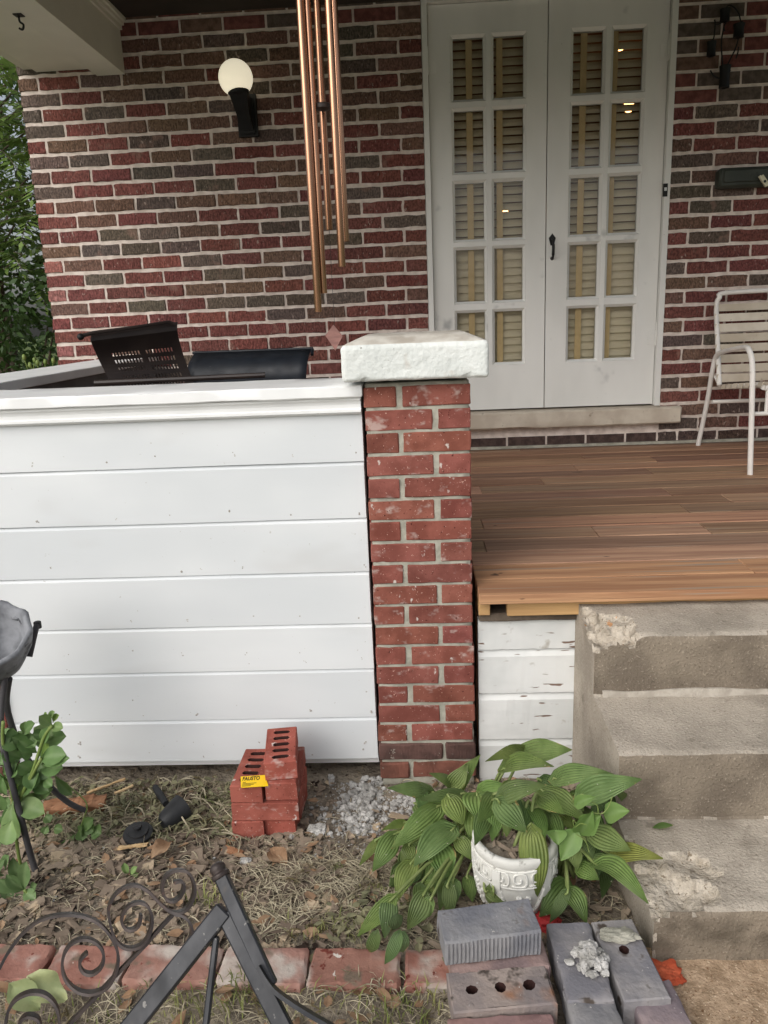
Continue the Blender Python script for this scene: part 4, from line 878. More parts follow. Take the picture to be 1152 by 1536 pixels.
def px_brick(cn, Z, mesh, lab, col, long01=True, tilt=(0, 0)):
    q = [at(u, v, Z=Z) for (u, v) in cn]; c = sum(q, V())/len(q)
    e = (q[1]-q[0])+(q[2]-q[3]); a = math.atan2(e.y, e.x)
    if not long01: a += math.pi/2
    o = mesh_obj('salvaged_brick', mesh, (c.x, c.y, Z-HD/2), None, (tilt[0], tilt[1], a), col)
    return tag(o, lab, 'brick', 'salvaged dark bricks by the walk')
ZP = .172
px_brick([(659,1367),(790,1350),(809,1394),(670,1409)], ZP+HD+.002, rough_brick(1, True), 'blue grey brick with ribbed side, lying on top of the pile', (.82,.86,.92))
px_brick([(676,1414),(812,1401),(818,1445),(676,1457)], ZP, rough_brick(2), 'reddish brick hidden under the ribbed blue grey brick', (1.1,.82,.76))
px_brick([(674,1459),(820,1447),(831,1503),(677.5,1517)], ZP, db_h, 'brown and grey brick with three round holes', (1.12,.98,.9))
px_brick([(670,1533),(838,1524),(848,1575),(672,1590)], ZP-.012, rough_brick(4), 'dusty red brick cut off by the bottom edge', (1.25,.8,.72))
px_brick([(820,1388),(890,1387),(923,1492),(843,1497)], ZP, rough_brick(5), 'grey brick under the white mortar lump', (.92,.92,.96), False)
one = cored(LD, WD, HD, [(.02, 0, .0118, .0118)], 6, amp=.003); one.materials[0] = m_dbrick
px_brick([(893,1388),(954,1380),(1001,1492),(925,1495)], ZP-.004, one, 'grey brick with one round hole beside the steps', (.95,.95,.98), False)
px_brick([(850,1503),(925,1499),(968,1600),(872,1608)], ZP-.006, rough_brick(7), 'dirt covered grey brick at the bottom edge', (.85,.87,.9), False)
px_brick([(950,1499),(1012,1493),(1072,1580),(985,1590)], ZP-.02, rough_brick(8), 'purplish brick at the bottom edge next to the walk', (1.05,.88,.9), False)
def lump(name, u, v, Z, r, sq, lab, cat, mat, seed, amp=.5, sub=4, sc=1.8):
    c = at(u, v, Z=Z); vs, fs = blob(c, r, sub, amp, sc, seed, sq); s = MB(); s.add(vs, fs); return tag(s.build(name, mat, None, org=c), lab, cat)
c = at(886, 1440, Z=ZP+.008); s = MB(); rq = random.Random(3)
for k in range(60):
    a = rq.uniform(0, 6.28); r = .036*math.sqrt(rq.random()); rb = rq.uniform(.007, .015)*(1-.4*r/.036)
    vs, fs = blob((c.x+r*math.cos(a)*.9, c.y+r*math.sin(a)*1.15, c.z+(.026*(1-(r/.036)**2))*rq.uniform(.4, 1.0)), rb, 2, .55, 1.6, k, (1, 1, .85)); s.add(vs, fs)
tag(s.build('mortar_lump', m_rubble, None, org=c), 'crumbly white mortar lump on the grey bricks', 'mortar')
lump('mortar_flake', 928, 1403, ZP+.006, .028, (1.4, .7, .35), 'flat grey green mortar flake on the brick with one hole', 'mortar', m_pmortar, 4, .4)
lump('mortar_flake', 665+190, 1443, ZP+.005, .008, (1.4, 1, .6), 'tiny white mortar crumb left of the mortar lump', 'mortar', m_rubble, 6, .4, 2)
lump('brick_shard', 1000, 1459, .120, .032, (1.1, .9, .35), 'orange red brick shard on the tan walk', 'brick', pm('orange_brick', srgb(170,74,46), srgb(186,92,62), sc=20, rough=.9, bump=.6, bsc=90), 7, .5)
lump('brick_shard', 822, 1385, .10, .028, (1.2, .9, .6), 'bright red shard between the pot and the grey bricks', 'brick', pm('bright_red', srgb(176,48,50), srgb(188,60,60), sc=20, rough=.7, bump=.4, bsc=90), 9, .5)
lump('mortar_lump', 475, 1245, .040, .024, (1.2, .9, .5), 'pale mortar lump right of the red brick stack', 'mortar', m_rubble, 12, .5)
lump('mortar_lump', 497+0, 1168, .02, .014, (.8, .6, 1.1), 'small white chip standing by the siding right of the stack', 'mortar', m_rubble, 15, .5, 3)

# edging bricks along the bed
m_edge = pm('edging_brick', srgb(138,102,92), srgb(160,124,112), sc=9, objcol=True, rough=.95, bump=.8, bdist=.004, bsc=60, spec=.15,
            spots=[(srgb(184,174,164), 7, .48, .16), (srgb(118,104,90), 12, .60, .10), (srgb(204,196,186), 40, .68, .05), (srgb(110,58,50), 30, .63, .06)])
seams = [-45, 80, 196, 333, 464, 604, 740]; labs = ['edging brick at the left edge behind the big scroll', 'edging brick behind the curled scroll end, second from left', 'edging brick behind the iron rail bar',
        'pale edging brick right of the iron post', 'edging brick below the hosta, fifth from left', 'edging brick running under the salvaged bricks']
cols = [(1,.9,.88), (1.02,.9,.86), (1,.98,.96), (1.12,1.12,1.12), (1,.93,.88), (1,.84,.8)]
for i in range(6):
    a = at(seams[i]+3, 1428+i*1.5, Z=.112); b = at(seams[i+1]-3, 1429+i*1.5, Z=.112); L_ = (b-a).length; c = (a+b)/2
    bm = rbox(L_, .098, .10, n=(14,6,5), bev=.006, jit=.0015, amp=.005, ascale=16, seed=100+i)
    o = mesh_obj('edging_brick', bm_mesh(bm, 'edging_brick', m_edge, 'auto'), (c.x, c.y-.022, .112-.05), None, (rad(3), rg.uniform(-.02, .02), math.atan2(b.y-a.y, b.x-a.x)+rg.uniform(-.03, .03)), cols[i])
    tag(o, labs[i], 'brick', 'brick edging of the bed')

# ================================================================ iron railing in the foreground
def YI(v): return -1.14-(v-1310)/226*.13
def zi(x, y): u, v = x/2.304, 1280+y/2.304; return at(u, v, Y=YI(v))
IR = thing('iron_railing', (-.1, -1.25, .1), 'old black iron railing with curled scrolls in the foreground', 'railing')
NRM = (zi(600, 200)-zi(200, 200)).cross(zi(400, 500)-zi(400, 100)).normalized()
WAX = (NRM*(1 if NRM.y > 0 else -1)-RT*.42+UP*.10).normalized()
scr = [[(600,100),(628,97),(634,122),(617,153),(590,165),(568,150),(560,115),(575,75),(610,58),(648,65),(668,100),(670,140),(650,185),(615,205),(580,195),(545,165),(510,130),(470,110),(430,118),(395,145),(375,190),(380,240),(395,290),(420,320),(455,328),(490,315),(515,280),(525,230),(515,190),(490,170),(455,175),(428,200),(420,235),(435,260),(460,262),(480,245),(487,210)],
       [(600,375),(640,330),(662,280),(655,240),(630,215),(600,208)],
       [(0,395),(30,340),(80,275),(140,230),(210,212),(280,215),(340,240),(385,290),(408,350),(400,410),(370,460),(320,482),(270,475),(230,440),(215,390),(225,340),(255,305),(300,295),(340,315),(358,350),(350,390),(320,415),(290,410),(275,385),(283,360),(302,342)],
       [(10,700),(16,640),(20,590),(30,540),(60,500),(110,480),(160,490),(195,530),(205,590),(190,640),(150,670),(100,660),(65,620),(70,580),(95,560),(130,570),(140,600)]]
for k, pl in enumerate(scr):
    s = MB(); s.ribbon(smooth_pts([zi(*p) for p in pl], 5), WAX, .027, .004); s.build('scroll', m_iron, IR)
s = MB(); s.ribbon([zi(600,208), zi(560,250), zi(500,318), zi(400,420), zi(240,590), zi(60,790), zi(-200,1080)], WAX, .016, .005); s.build('scroll_bar', m_iron, IR)
def bar(name, p, q, w, t, mat, ext=0.0):
    a, b = zi(*p), zi(*q); d = (b-a).normalized(); b = b+d*ext; L_ = (b-a).length; sd_ = d.cross(NRM).normalized()
    bm = rbox(L_, w, t, n=(6,1,1), bev=.0025, jit=.0003); bm.transform(Matrix((d, sd_, NRM)).transposed().to_4x4())
    o = mesh_obj(name, bm_mesh(bm, name, mat), (a+b)/2, IR); return o
bar('hand_rail', (778,192), (462,590), .030, .024, m_ironblk, .38)
bar('post', (765,80), (917,415), .0215, .0215, m_ironblk, .02)
bar('brace', (778,205), (975,590), .027, .018, m_ironblk, .36)
bar('baluster', (748,285), (712,590), .010, .010, m_ironblk, .40)
s = MB(); s.ribbon(smooth_pts([zi(900,385)+NRM*-.014, zi(930,435)+NRM*-.014, zi(965,475)+NRM*-.014, zi(1040,530)+NRM*-.01, zi(1130,590), zi(1250,660), zi(1420,770)], 5), NRM, .022, .006); s.build('strap_bar', m_ironblk, IR)
pd = (zi(765,80)-zi(917,415)).normalized(); ft = zi(765,80)
s = MB(); s.lathe([(.014, -.002), (.0155, .0), (.0155, .004), (.012, .007), (.0125, .011), (.0135, .013), (.0125, .018), (.010, .021), (.006, .023), (.0005, .0235)], ft, 12, pd); s.build('finial', m_iron, IR, smooth='auto')

# ================================================================ birdbath and garden light
BC = at(-20, 966, Y=-.36); BB = thing('birdbath', (BC.x, BC.y, gz(BC.x, BC.y)), 'grey resin birdbath bowl on dark bent rods at the left edge', 'birdbath')
s = MB(); prof = [(.004, -.100), (.045, -.094), (.085, -.065), (.108, -.015), (.117, .024), (.119, .034), (.112, .040), (.103, .034), (.094, .0), (.078, -.045), (.045, -.074), (.004, -.080)]
s.lathe([(r, z) for r, z in prof], BC, 40)
for i, p in enumerate(s.v):
    d = p-BC; a = math.atan2(d.y, d.x); rr = math.hypot(d.x, d.y); k = 1+.025*math.sin(a*9)*(rr/.116)**2+.012*noise.noise(p*22)
    s.v[i] = V((BC.x+d.x*k, BC.y+d.y*k, p.z+.004*math.sin(a*9+1)*(rr/.116)**3+.0015*noise.noise(p*50)))
Mt = Matrix.Rotation(rad(27), 3, 'X') @ Matrix.Rotation(rad(8), 3, 'Y')
s.v = [BC+Mt @ (p-BC) for p in s.v]
s.build('bowl', m_resin, BB, smooth=True)
vs, fs = blob(at(28, 926, Y=BC.y+.08), .012, 3, .5, 2.5, 3, (1.3, 1, .6)); s = MB(); s.add(vs, fs); s.build('leaf_ornament', m_resin, BB, smooth=True)
m_rod = pm('grey_rod', srgb(62,60,62), srgb(74,72,74), sc=14, rough=.6, bump=.2)
for pts in ([(56,934,-.22),(52,950,-.24),(44,985,-.27)], [(14,1018,-.36),(10,1055,-.33),(20,1095,-.30),(34,1128,-.28),(66,1170,-.24),(100,1202,-.20),(128,1216,-.18)], [(8,1010,-.38),(2,1100,-.42),(30,1220,-.45),(48,1290,-.46),(66,1340,-.47)], [(0,1010,-.36),(-30,1120,-.36),(-70,1250,-.40)]):
    s = MB(); s.tube(smooth_pts([at(u, v, Y=y) for u, v, y in pts], 5), .0085, 10); s.build('rod', m_rod, BB, smooth='auto')
q = at(56, 935, Y=-.22); s = MB(); s.lathe([(0, -.014), (.0105, -.014), (.0105, .004), (.007, .006), (0, .006)], q, 10); s.build('rod_tip', m_black, BB)

GL = thing('garden_spotlight', at(258, 1222, Z=.06), 'black plastic garden spotlight head lying in the mulch', 'light')
g1 = at(247, 1232, Z=.052); g2 = at(274, 1212, Z=.062); d = (g2-g1).normalized()
s = MB(); s.lathe([(.002, -.012), (.018, -.010), (.027, .0), (.033, .02), (.041, .055), (.043, .068), (.039, .068), (.034, .05), (.002, .045)], g1, 28, d); s.build('head', m_plastic, GL, smooth='auto')
s = MB(); s.tube([at(249, 1206, Z=.05), at(240, 1192, Z=.052), at(233, 1181, Z=.052)], [.010, .012, .010], 12); s.build('stem', m_plastic, GL, smooth='auto')
gc = at(207, 1247, Z=.062); GC = thing('spotlight_cap', gc, 'round black plastic disc with centre knob lying in the mulch', 'disc')
s = MB(); s.lathe([(0, -.02), (.040, -.018), (.043, -.008), (.041, -.003), (.030, .0), (.029, .006), (.012, .009), (0, .010)], gc, 32, (.1, -.15, 1)); s.build('disc', m_plastic, GC, smooth='auto')
s = MB(); s.lathe([(.009, .008), (.009, .018), (.004, .02), (0, .02)], gc, 12, (.1, -.15, 1)); s.tube([gc+V((-.012, 0, .016)), gc+V((.012, 0, .018))], .004, 8); s.build('knob', m_plastic, GC, smooth='auto')
# ================================================================ pot
PCt = at(772, 1251, Z=.268); PZ0 = .066; PH = .202
POT = thing('plant_pot', (PCt.x, PCt.y, PZ0), 'white plaster pot with key pattern and grape relief among hosta leaves', 'pot')
prof = [(.055, 0), (.066, .004), (.078, .03), (.092, .075), (.098, .115), (.097, .128), (.0985, .131), (.0985, .172), (.097, .175), (.100, .180), (.101, .194), (.098, .202), (.088, .203), (.085, .196), (.083, .165), (.0, .163)]
def pr_at(z):
    for (r0, z0), (r1, z1) in zip(prof, prof[1:12]):
        if z0 <= z <= z1: return r0+(r1-r0)*(z-z0)/max(1e-6, z1-z0)
    return .098
s = MB(); s.lathe([(r, z+PZ0) for r, z in prof[:-1]], (PCt.x, PCt.y, 0), 56)
for i, p in enumerate(s.v): s.v[i] = p+noise.noise_vector(p*28)*.0022
s.build('body', m_pot, POT, smooth=True)
def cyl(a, z, off=0.0):
    r = pr_at(z)+off; return V((PCt.x+r*math.sin(a), PCt.y-r*math.cos(a), PZ0+z))
def on_pot(name, polys, w=.0035, off=.001):
    s = MB()
    for pl in polys: s.tube(smooth_pts([cyl(a, z, off) for a, z in pl], 3) if len(pl) > 6 else [cyl(a, z, off) for a, z in pl], w, 6)
    o = s.build(name, m_pot, POT, smooth=True); return o
keys = []
for k in range(11):
    a0 = -2.3+k*.42; da = .055; zb_, zt_ = .136, .167; h = (zt_-zb_)/3
    keys.append([(a0, zb_), (a0+6*da, zb_), (a0+6*da, zt_), (a0+1.5*da, zt_), (a0+1.5*da, zb_+h), (a0+4*da, zb_+h), (a0+4*da, zb_+2*h)])
on_pot('key_band', [[(a, z) for (a, z) in k] for k in [list(kk[:6])+[kk[6]] for kk in keys]], .0026)
on_pot('band_ring', [[(a, .129) for a in np.linspace(-math.pi, math.pi, 40)], [(a, .174) for a in np.linspace(-math.pi, math.pi, 40)]], .0028)
for k in range(-2, 3):
    a0 = k*1.25-.55
    s = MB(); pts = [cyl(a0, z, .002) for z in (.095, .12, .145, .170)]; d_ = V((math.cos(a0), math.sin(a0), 0)); s.ribbon(pts, d_, .020, .006); s.build('strap_tab', m_pot, POT)
    a1 = a0+.62; gr = MB()
    for j in range(26):
        t = rg.random(); zz = .045+.06*t; wv = .10*(t**.7)+.03; aa = a1+rg.uniform(-wv, wv)*1.7; vs, fs = blob(cyl(aa, zz, .002), .0058, 1, .1, 1, j); gr.add(vs, fs)
    gr.build('grapes', m_pot, POT, smooth=True)
    on_pot('garland', [[(a0+.08+.5*t*.6, .118-.06*math.sin(t*math.pi*.6)) for t in np.linspace(0, 1, 8)], [(a1+.55-.5*t*.6, .118-.06*math.sin(t*math.pi*.6)) for t in np.linspace(0, 1, 8)], [(a0+.12+.4*t*.6, .105-.05*math.sin(t*math.pi*.6)) for t in np.linspace(0, 1, 8)]], .0048)
s = MB(); s.lathe([(.086, PZ0+.175), (.05, PZ0+.185), (.0, PZ0+.188)], (PCt.x, PCt.y, 0), 24)
for i, p in enumerate(s.v): s.v[i] = p+V((0, 0, .012*noise.noise(p*60)))
s.build('potting_soil', m_soil, POT)
s = MB(); rgp = random.Random(2)
for j in range(40):
    a = rgp.uniform(0, 6.28); r = .075*math.sqrt(rgp.random()); c = V((PCt.x+r*math.cos(a), PCt.y+r*math.sin(a), PZ0+.19+rgp.uniform(0, .008))); d_ = V((rgp.uniform(-1, 1), rgp.uniform(-1, 1), rgp.uniform(-.3, .5))).normalized()
    s.obox(c, (d_, d_.orthogonal().normalized(), d_.cross(d_.orthogonal()).normalized()), (rgp.uniform(.01, .028), .004, .0012))
o = s.build('bark_chips', m_chip, POT); o['kind'] = 'stuff'

# ================================================================ leaves
def leaf_mesh(name, B, T, w, N, bow, mat, nu=10, nv=8, kind='hosta', cup=.12, twist=0.0, ripple=.0, seed=0):
    rr = random.Random(seed); B = V(B); T = V(T); ax = T-B; L_ = ax.length; a = ax/L_; N = V(N); N = (N-a*N.dot(a)).normalized(); S = a.cross(N)
    s = MB(); ph = rr.uniform(0, 6)
    for i in range(nu+1):
        t = i/nu
        if kind == 'hosta': wd = .5*w*(math.sin(math.pi*min(1, t**.62))**.85)*1.0 + .08*w*(1-t)*(t > 0)
        elif kind == 'ob': wd = .5*w*(math.sin(math.pi*min(1, (t*.93+.03)**1.5))**.8)
        else: wd = .5*w*math.sin(math.pi*t)**.9
        if i == nu: wd = .001
        c = B+ax*t+N*(bow*math.sin(math.pi*t**.85))
        tw = twist*(t-.5); S2 = (S*math.cos(tw)+N*math.sin(tw)); N2 = N*math.cos(tw)-S*math.sin(tw)
        back = .16*L_*max(0, .22-t)/.22 if kind == 'hosta' else 0
        for j in range(nv+1):
            v = 2*j/nv-1; p = c+S2*(v*wd)+N2*(abs(v)**1.6*cup*wd*2 + ripple*math.sin(t*9+ph+v*2)*abs(v)) - a*back*abs(v)**1.5
            s.v.append(p); s.uv.append((v, t))
    for i in range(nu):
        for j in range(nv): s.f.append((i*(nv+1)+j, i*(nv+1)+j+1, (i+1)*(nv+1)+j+1, (i+1)*(nv+1)+j)); s.m.append(0)
    return s
HO = thing('hosta_plant', (.33, -.42, .05), 'broad leafed green hosta spreading around the white pot', 'plant')
m_hstem = pm('hosta_stalk', srgb(120,136,78), srgb(140,152,96), sc=20, rough=.5, bump=0)
crown = V((.30, -.40, .05)); crownR = V((.50, -.52, .10)); rl = random.Random(4)
def above(u, v, Y, h):
    p = at(u, v, Y=Y)
    for k in range(60):
        if p.z > gz(p.x, p.y)+h: break
        Y -= .008; p = at(u, v, Y=Y)
    return p
def hosta(u0, v0, u1, v1, wpx, Yb, Yt, tint=(1,1,1), bow=None, N=None, stalk=True, cr=None, lab=None):
    B = above(u0, v0, Yb, .03+.07*sstep(1290, 1340, v0)); T = above(u1, v1, Yt, .012+.03*sstep(1320, 1370, v1)); sc_ = FPX/((B+T)/2-CAM).dot(FW); w = wpx/sc_; L_ = (T-B).length
    n = N or V((rl.uniform(-.35, .35), -.62+rl.uniform(-.15, .15), .70)); bw = L_*rl.uniform(.06, .2) if bow is None else bow
    s = leaf_mesh('leaf', B, T, w*.98, n, bw, m_hosta, 12, 10, 'hosta', rl.uniform(-.16, .14), rl.uniform(-.3, .3), w*.035, rl.randrange(999))
    o = s.build('leaf', m_hosta, HO, org=B, smooth=True, fix=False); j = rl.uniform(.82, 1.2); o.color = (tint[0]*j*rl.uniform(.92, 1.14), tint[1]*j, tint[2]*j*rl.uniform(.85, 1.15), 1)
    if lab: o['label'] = lab
    if stalk:
        c = cr or (crown if B.x < .42 else crownR); c = c+V((rl.uniform(-.04, .04), rl.uniform(-.03, .03), 0)); mid = (c+B)/2+V((0, .02, .05))
        s = MB(); s.tube(smooth_pts([c, mid, B+(B-T).normalized()*.01, B+(T-B)*.06], 3), [.0045]*3+[.004]*3+[.003]*4, 6); s.build('stalk', m_hstem, HO, smooth=True)
def Z3(x, y): return (520+x/4.388, 1100+y/4.388)
def Z4(x, y): return (690+x/3.716, 1090+y/3.716)
A3 = [(545,385,265,360,100,-.33,-.40),(690,360,545,262,85,-.30,-.36),(720,360,880,140,110,-.28,-.30),(690,345,800,200,110,-.33,-.32),(760,400,465,440,85,-.40,-.46),(600,490,295,760,150,-.44,-.55),
      (680,420,765,605,150,-.44,-.52),(880,390,1075,350,120,-.38,-.44),(860,410,870,580,185,-.42,-.50),(870,520,830,740,165,-.46,-.53),(690,640,440,880,190,-.50,-.60),(310,680,170,910,130,-.48,-.55),
      (200,710,85,870,60,-.46,-.50),(610,760,660,985,175,-.54,-.62),(740,690,820,830,110,-.53,-.58),(580,860,580,1070,125,-.55,-.60),(430,860,330,1110,135,-.56,-.64),(470,900,400,1010,105,-.54,-.58),
      (640,960,610,1170,95,-.58,-.62),(705,975,690,1165,115,-.59,-.63),(510,1060,400,1290,135,-.62,-.70),(300,1090,70,1335,105,-.60,-.70),(380,590,230,640,55,-.42,-.45),(800,950,830,1110,95,-.57,-.60),
      (930,1030,1075,1090,110,-.62,-.68),(960,1030,930,1115,75,-.62,-.66),(560,1090,530,1210,85,-.60,-.64),(500,560,600,640,120,-.40,-.44),(760,560,700,640,120,-.44,-.47),(420,740,360,860,90,-.50,-.53),(830,620,850,780,90,-.49,-.52),(560,1000,470,1090,90,-.56,-.60)]
for (a, b, c, d, w_, y0, y1) in A3:
    p, q = Z3(a, b), Z3(c, d); hosta(*p, *q, w_/4.388, y0, y1)
for (a, b, c, d, w_, y0, y1) in [(280,1100,250,1350,120,-.64,-.70),(340,1320,250,1520,85,-.72,-.79),(350,1320,375,1440,95,-.72,-.78),(200,1310,150,1440,80,-.70,-.76),(330,1200,300,1300,90,-.67,-.72)]:
    p, q = Z3(a, b), Z3(c, d); hosta(*p, *q, w_/4.388, y0, y1, (.95,.95,1.25), stalk=False)
A4 = [(360,140,140,195,75,-.34,-.42),(345,150,625,130,135,-.34,-.44),(250,240,525,222,115,-.40,-.48),(535,295,860,268,115,-.48,-.56),(680,385,1012,292,140,-.57,-.62),(460,360,705,525,135,-.50,-.58),
      (520,480,640,570,115,-.52,-.58),(230,390,480,325,115,-.60,-.64),(215,420,372,590,135,-.62,-.67),(265,470,258,615,75,-.61,-.65),(735,590,952,690,135,-.62,-.68),(860,715,1132,735,105,-.64,-.70),
      (740,740,872,752,75,-.63,-.66),(770,780,1050,988,140,-.72,-.86),(660,780,775,855,95,-.62,-.66),(605,910,705,1095,115,-.68,-.74),(590,880,440,1060,135,-.62,-.66),(700,640,740,735,75,-.60,-.63),(640,690,652,795,75,-.61,-.64),
      (560,640,640,760,90,-.58,-.62),(600,400,690,470,100,-.52,-.56),(430,420,560,470,100,-.47,-.50),(300,330,210,420,90,-.42,-.46),(520,860,600,960,110,-.60,-.63),(450,300,560,360,90,-.44,-.47)]
for k, (a, b, c, d, w_, y0, y1) in enumerate(A4):
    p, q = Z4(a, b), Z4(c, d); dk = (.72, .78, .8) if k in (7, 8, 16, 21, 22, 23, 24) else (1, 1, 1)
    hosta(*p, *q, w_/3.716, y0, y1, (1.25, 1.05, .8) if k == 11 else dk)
for (u0, v0, u1, v1, w_) in ((748,1212,738,1262,26), (800,1212,818,1256,28), (826,1222,846,1276,26), (772,1200,766,1240,24), (784,1206,796,1248,22), (728,1222,712,1268,26), (738,1195,716,1235,28), (812,1195,846,1222,28)):
    hosta(u0, v0, u1, v1, w_, PCt.y+.035, PCt.y-.02-(.05 if abs(u1-772) > 40 else 0), (.85,.92,.85), cr=V((PCt.x, PCt.y, PZ0+.18)))
p, q = Z4(400, 588), Z4(432, 948); hosta(*p, *q, 150/3.716, -.655, -.69, (1.1,1.05,1), bow=.02, N=V((-.1,-.85,.45)), stalk=False)
# filler leaves inside the mound
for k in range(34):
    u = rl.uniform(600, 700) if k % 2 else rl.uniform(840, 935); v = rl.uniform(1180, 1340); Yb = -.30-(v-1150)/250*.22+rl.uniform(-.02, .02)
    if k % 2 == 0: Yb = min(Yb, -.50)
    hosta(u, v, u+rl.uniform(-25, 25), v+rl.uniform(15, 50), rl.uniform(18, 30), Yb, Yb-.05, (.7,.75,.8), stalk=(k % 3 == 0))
# ivy sprig among the hosta
IV = thing('vine', at(868, 1260, Y=-.62), 'bright green vine sprig with curled tendrils over the hosta', 'vine')
for (a, b, c, d, w_) in ((530,585,545,660,95),(640,590,562,748,100),(700,560,785,495,100),(670,590,740,470,90),(650,432,755,392,60),(820,490,945,470,95)):
    p, q = Z4(a, b), Z4(c, d); B = at(*p, Y=-.66); T = at(*q, Y=-.69); sc_ = FPX/(B-CAM).dot(FW)
    o = leaf_mesh('leaf', B, T, w_/3.716/sc_*1.1, (.1, -.6, .7), .006, m_sedum, 8, 6, 'hosta', .1, .2, .001, 3).build('leaf', m_sedum, IV, org=B, smooth=True, fix=False); o.color = (.78, .9, .6, 1)
for pts in ([(650,540),(630,520),(640,560),(670,540),(700,545),(740,550)], [(745,480),(790,485),(825,450),(850,390)], [(650,600),(700,640),(720,700)], [(735,420),(765,440),(770,480)]):
    s = MB(); s.tube(smooth_pts([at(*Z4(*p), Y=-.68) for p in pts], 5), .0012, 5); s.build('tendril', m_stem, IV)
o = tag(leaf_mesh('leaf', at(978, 1242, Y=-.56), at(1010, 1238, Y=-.57), .018, (0, -.3, .9), .003, m_hosta, 6, 4, 'x').build('fallen_leaf', m_hosta, None, org=at(990, 1240, Y=-.56), smooth=True, fix=False), 'single small green leaf lying on the lowest step', 'leaf'); o.color = (.7, .8, .7, 1)

# succulent at the left
def plant_leaf(parent, u0, v0, u1, v1, wpx, Yb, Yt, mat, tint, N=None, kind='ob', cup=.12):
    B = at(u0, v0, Y=Yb); T = at(u1, v1, Y=Yt); sc_ = FPX/((B+T)/2-CAM).dot(FW); L_ = (T-B).length
    s = leaf_mesh('leaf', B, T, wpx/sc_, N or V((rl.uniform(-.4, .4), -.7, .6)), L_*rl.uniform(.03, .14), mat, 8, 6, kind, cup, rl.uniform(-.3, .3), 0.0008, rl.randrange(999))
    o = s.build('leaf', mat, parent, org=B, smooth=True, fix=False); j = rl.uniform(.85, 1.12); o.color = (tint[0]*j, tint[1]*j, tint[2]*j, 1); return o
def Z8(x, y): return (x/3.07, 880+y/3.07)
SE = thing('succulent_plant', at(25, 1290, Z=.05), 'fleshy green succulent plant growing under the birdbath', 'plant', 'succulents at the left edge')
big = [(60,985,75,1165,105,1),(60,985,205,1045,95,1),(55,1075,25,1190,100,1),(75,960,180,860,115,0),(10,1030,-10,950,80,0),(40,960,15,880,75,0),(60,945,85,915,40,2),(20,870,80,815,85,0),(110,900,122,855,40,2),(20,900,-20,860,60,0),
       (170,765,85,705,65,0),(185,730,235,655,60,0),(240,640,180,595,55,1),(240,640,290,652,48,1),(240,630,252,575,45,1),(205,690,148,682,55,0),(210,725,305,688,75,0),(190,790,240,742,75,2),(190,790,305,775,90,0),(170,820,290,835,95,0),(150,775,92,765,65,0),
       (130,745,55,690,85,0),(140,890,225,945,70,0),(110,725,5,700,95,0),(100,790,15,745,85,0),(150,850,85,815,75,0),(230,620,215,580,35,2),(245,625,272,590,35,2),(190,820,320,790,60,0),(60,900,-5,850,80,0),(120,840,160,930,75,0),(30,1000,60,1080,70,0),(90,820,40,880,80,0),(150,800,190,860,80,0),(50,760,0,820,80,0),(205,880,240,920,50,0),(110,680,160,630,60,0),(70,720,60,650,60,0)]
for (a, b, c, d, w_, t) in big:
    p, q = Z8(a, b), Z8(c, d); Yb = -.40-.10*sstep(900, 1150, b)+rl.uniform(-.02, .03); plant_leaf(SE, *p, *q, w_/3.07, Yb, Yb-.03, m_sedum, [(.62,.75,.62), (1.0,1.04,.92), (1.15,1.25,.7)][t])
for k in range(60):
    a, b = rl.uniform(-20, 270), rl.uniform(640, 1180); ang = rl.uniform(0, 6.28); ln = rl.uniform(55, 110)
    if a > 330-.55*max(0, b-700) or (a > 150 and b > 1000): continue
    p, q = Z8(a, b), Z8(a+ln*math.cos(ang), b+ln*math.sin(ang)); Yb = -.36-.10*sstep(900, 1150, b)+rl.uniform(-.03, .04); plant_leaf(SE, *p, *q, rl.uniform(55, 95)/3.07, Yb, Yb-.03, m_sedum, (.74,.84,.72) if k % 3 else (1.02,1.06,.9))
for pts in ([(15,620),(12,700),(25,800),(60,985),(80,1200),(110,1350)], [(240,640),(200,700),(150,850),(90,980)], [(190,790),(130,900),(70,1000)]):
    s = MB(); s.tube(smooth_pts([at(*Z8(*p), Y=-.43) for p in pts], 4), .0045, 7); s.build('stem', m_stem, SE, smooth=True)
SE2 = thing('succulent_plant', at(35, 1345, Z=.07), 'low grey green succulent rosette at the left edge below the birdbath', 'plant', 'succulents at the left edge')
for (a, b, c, d, w_) in ((110,1395,60,1245,65),(112,1395,122,1265,65),(100,1400,-5,1345,80),(120,1395,30,1325,60),(140,1420,15,1465,85),(30,1300,42,1238,55),(0,1345,22,1255,50),(150,1410,170,1370,50),(140,1430,60,1500,70),(110,1400,165,1440,60),(60,1420,-10,1420,60),(20,1330,-15,1290,50)):
    p, q = Z8(a, b), Z8(c, d); Yb = -.55+rl.uniform(-.015, .015); plant_leaf(SE2, *p, *q, w_/3.07, Yb, Yb-.03, m_sedum, (.80,.88,.86))
s = MB(); s.tube(smooth_pts([at(*Z8(*p), Y=-.57) for p in ((110,1395),(150,1430),(210,1470),(280,1498))], 4), .004, 7); s.build('stem', m_stem, SE2, smooth=True)
SE3 = thing('creeping_weed', at(130, 1270, Z=.04), 'small creeping weed with round leaves below the bent rod', 'plant')
for (a, b, c, d, w_) in ((365,1130,430,1065,55),(385,1145,378,1105,50),(425,1110,465,1140,70),(345,1140,282,1262,85),(370,1110,380,1170,55),(400,1090,430,1130,60),(210,1050,232,1085,45),(250,1110,290,1120,45),(220,1100,200,1140,40),(255,870,330,960,50)):
    p, q = Z8(a, b), Z8(c, d); Yb = -.30; plant_leaf(SE3, *p, *q, w_/3.07, Yb, Yb-.02, m_sedum, (.66,.76,.62))
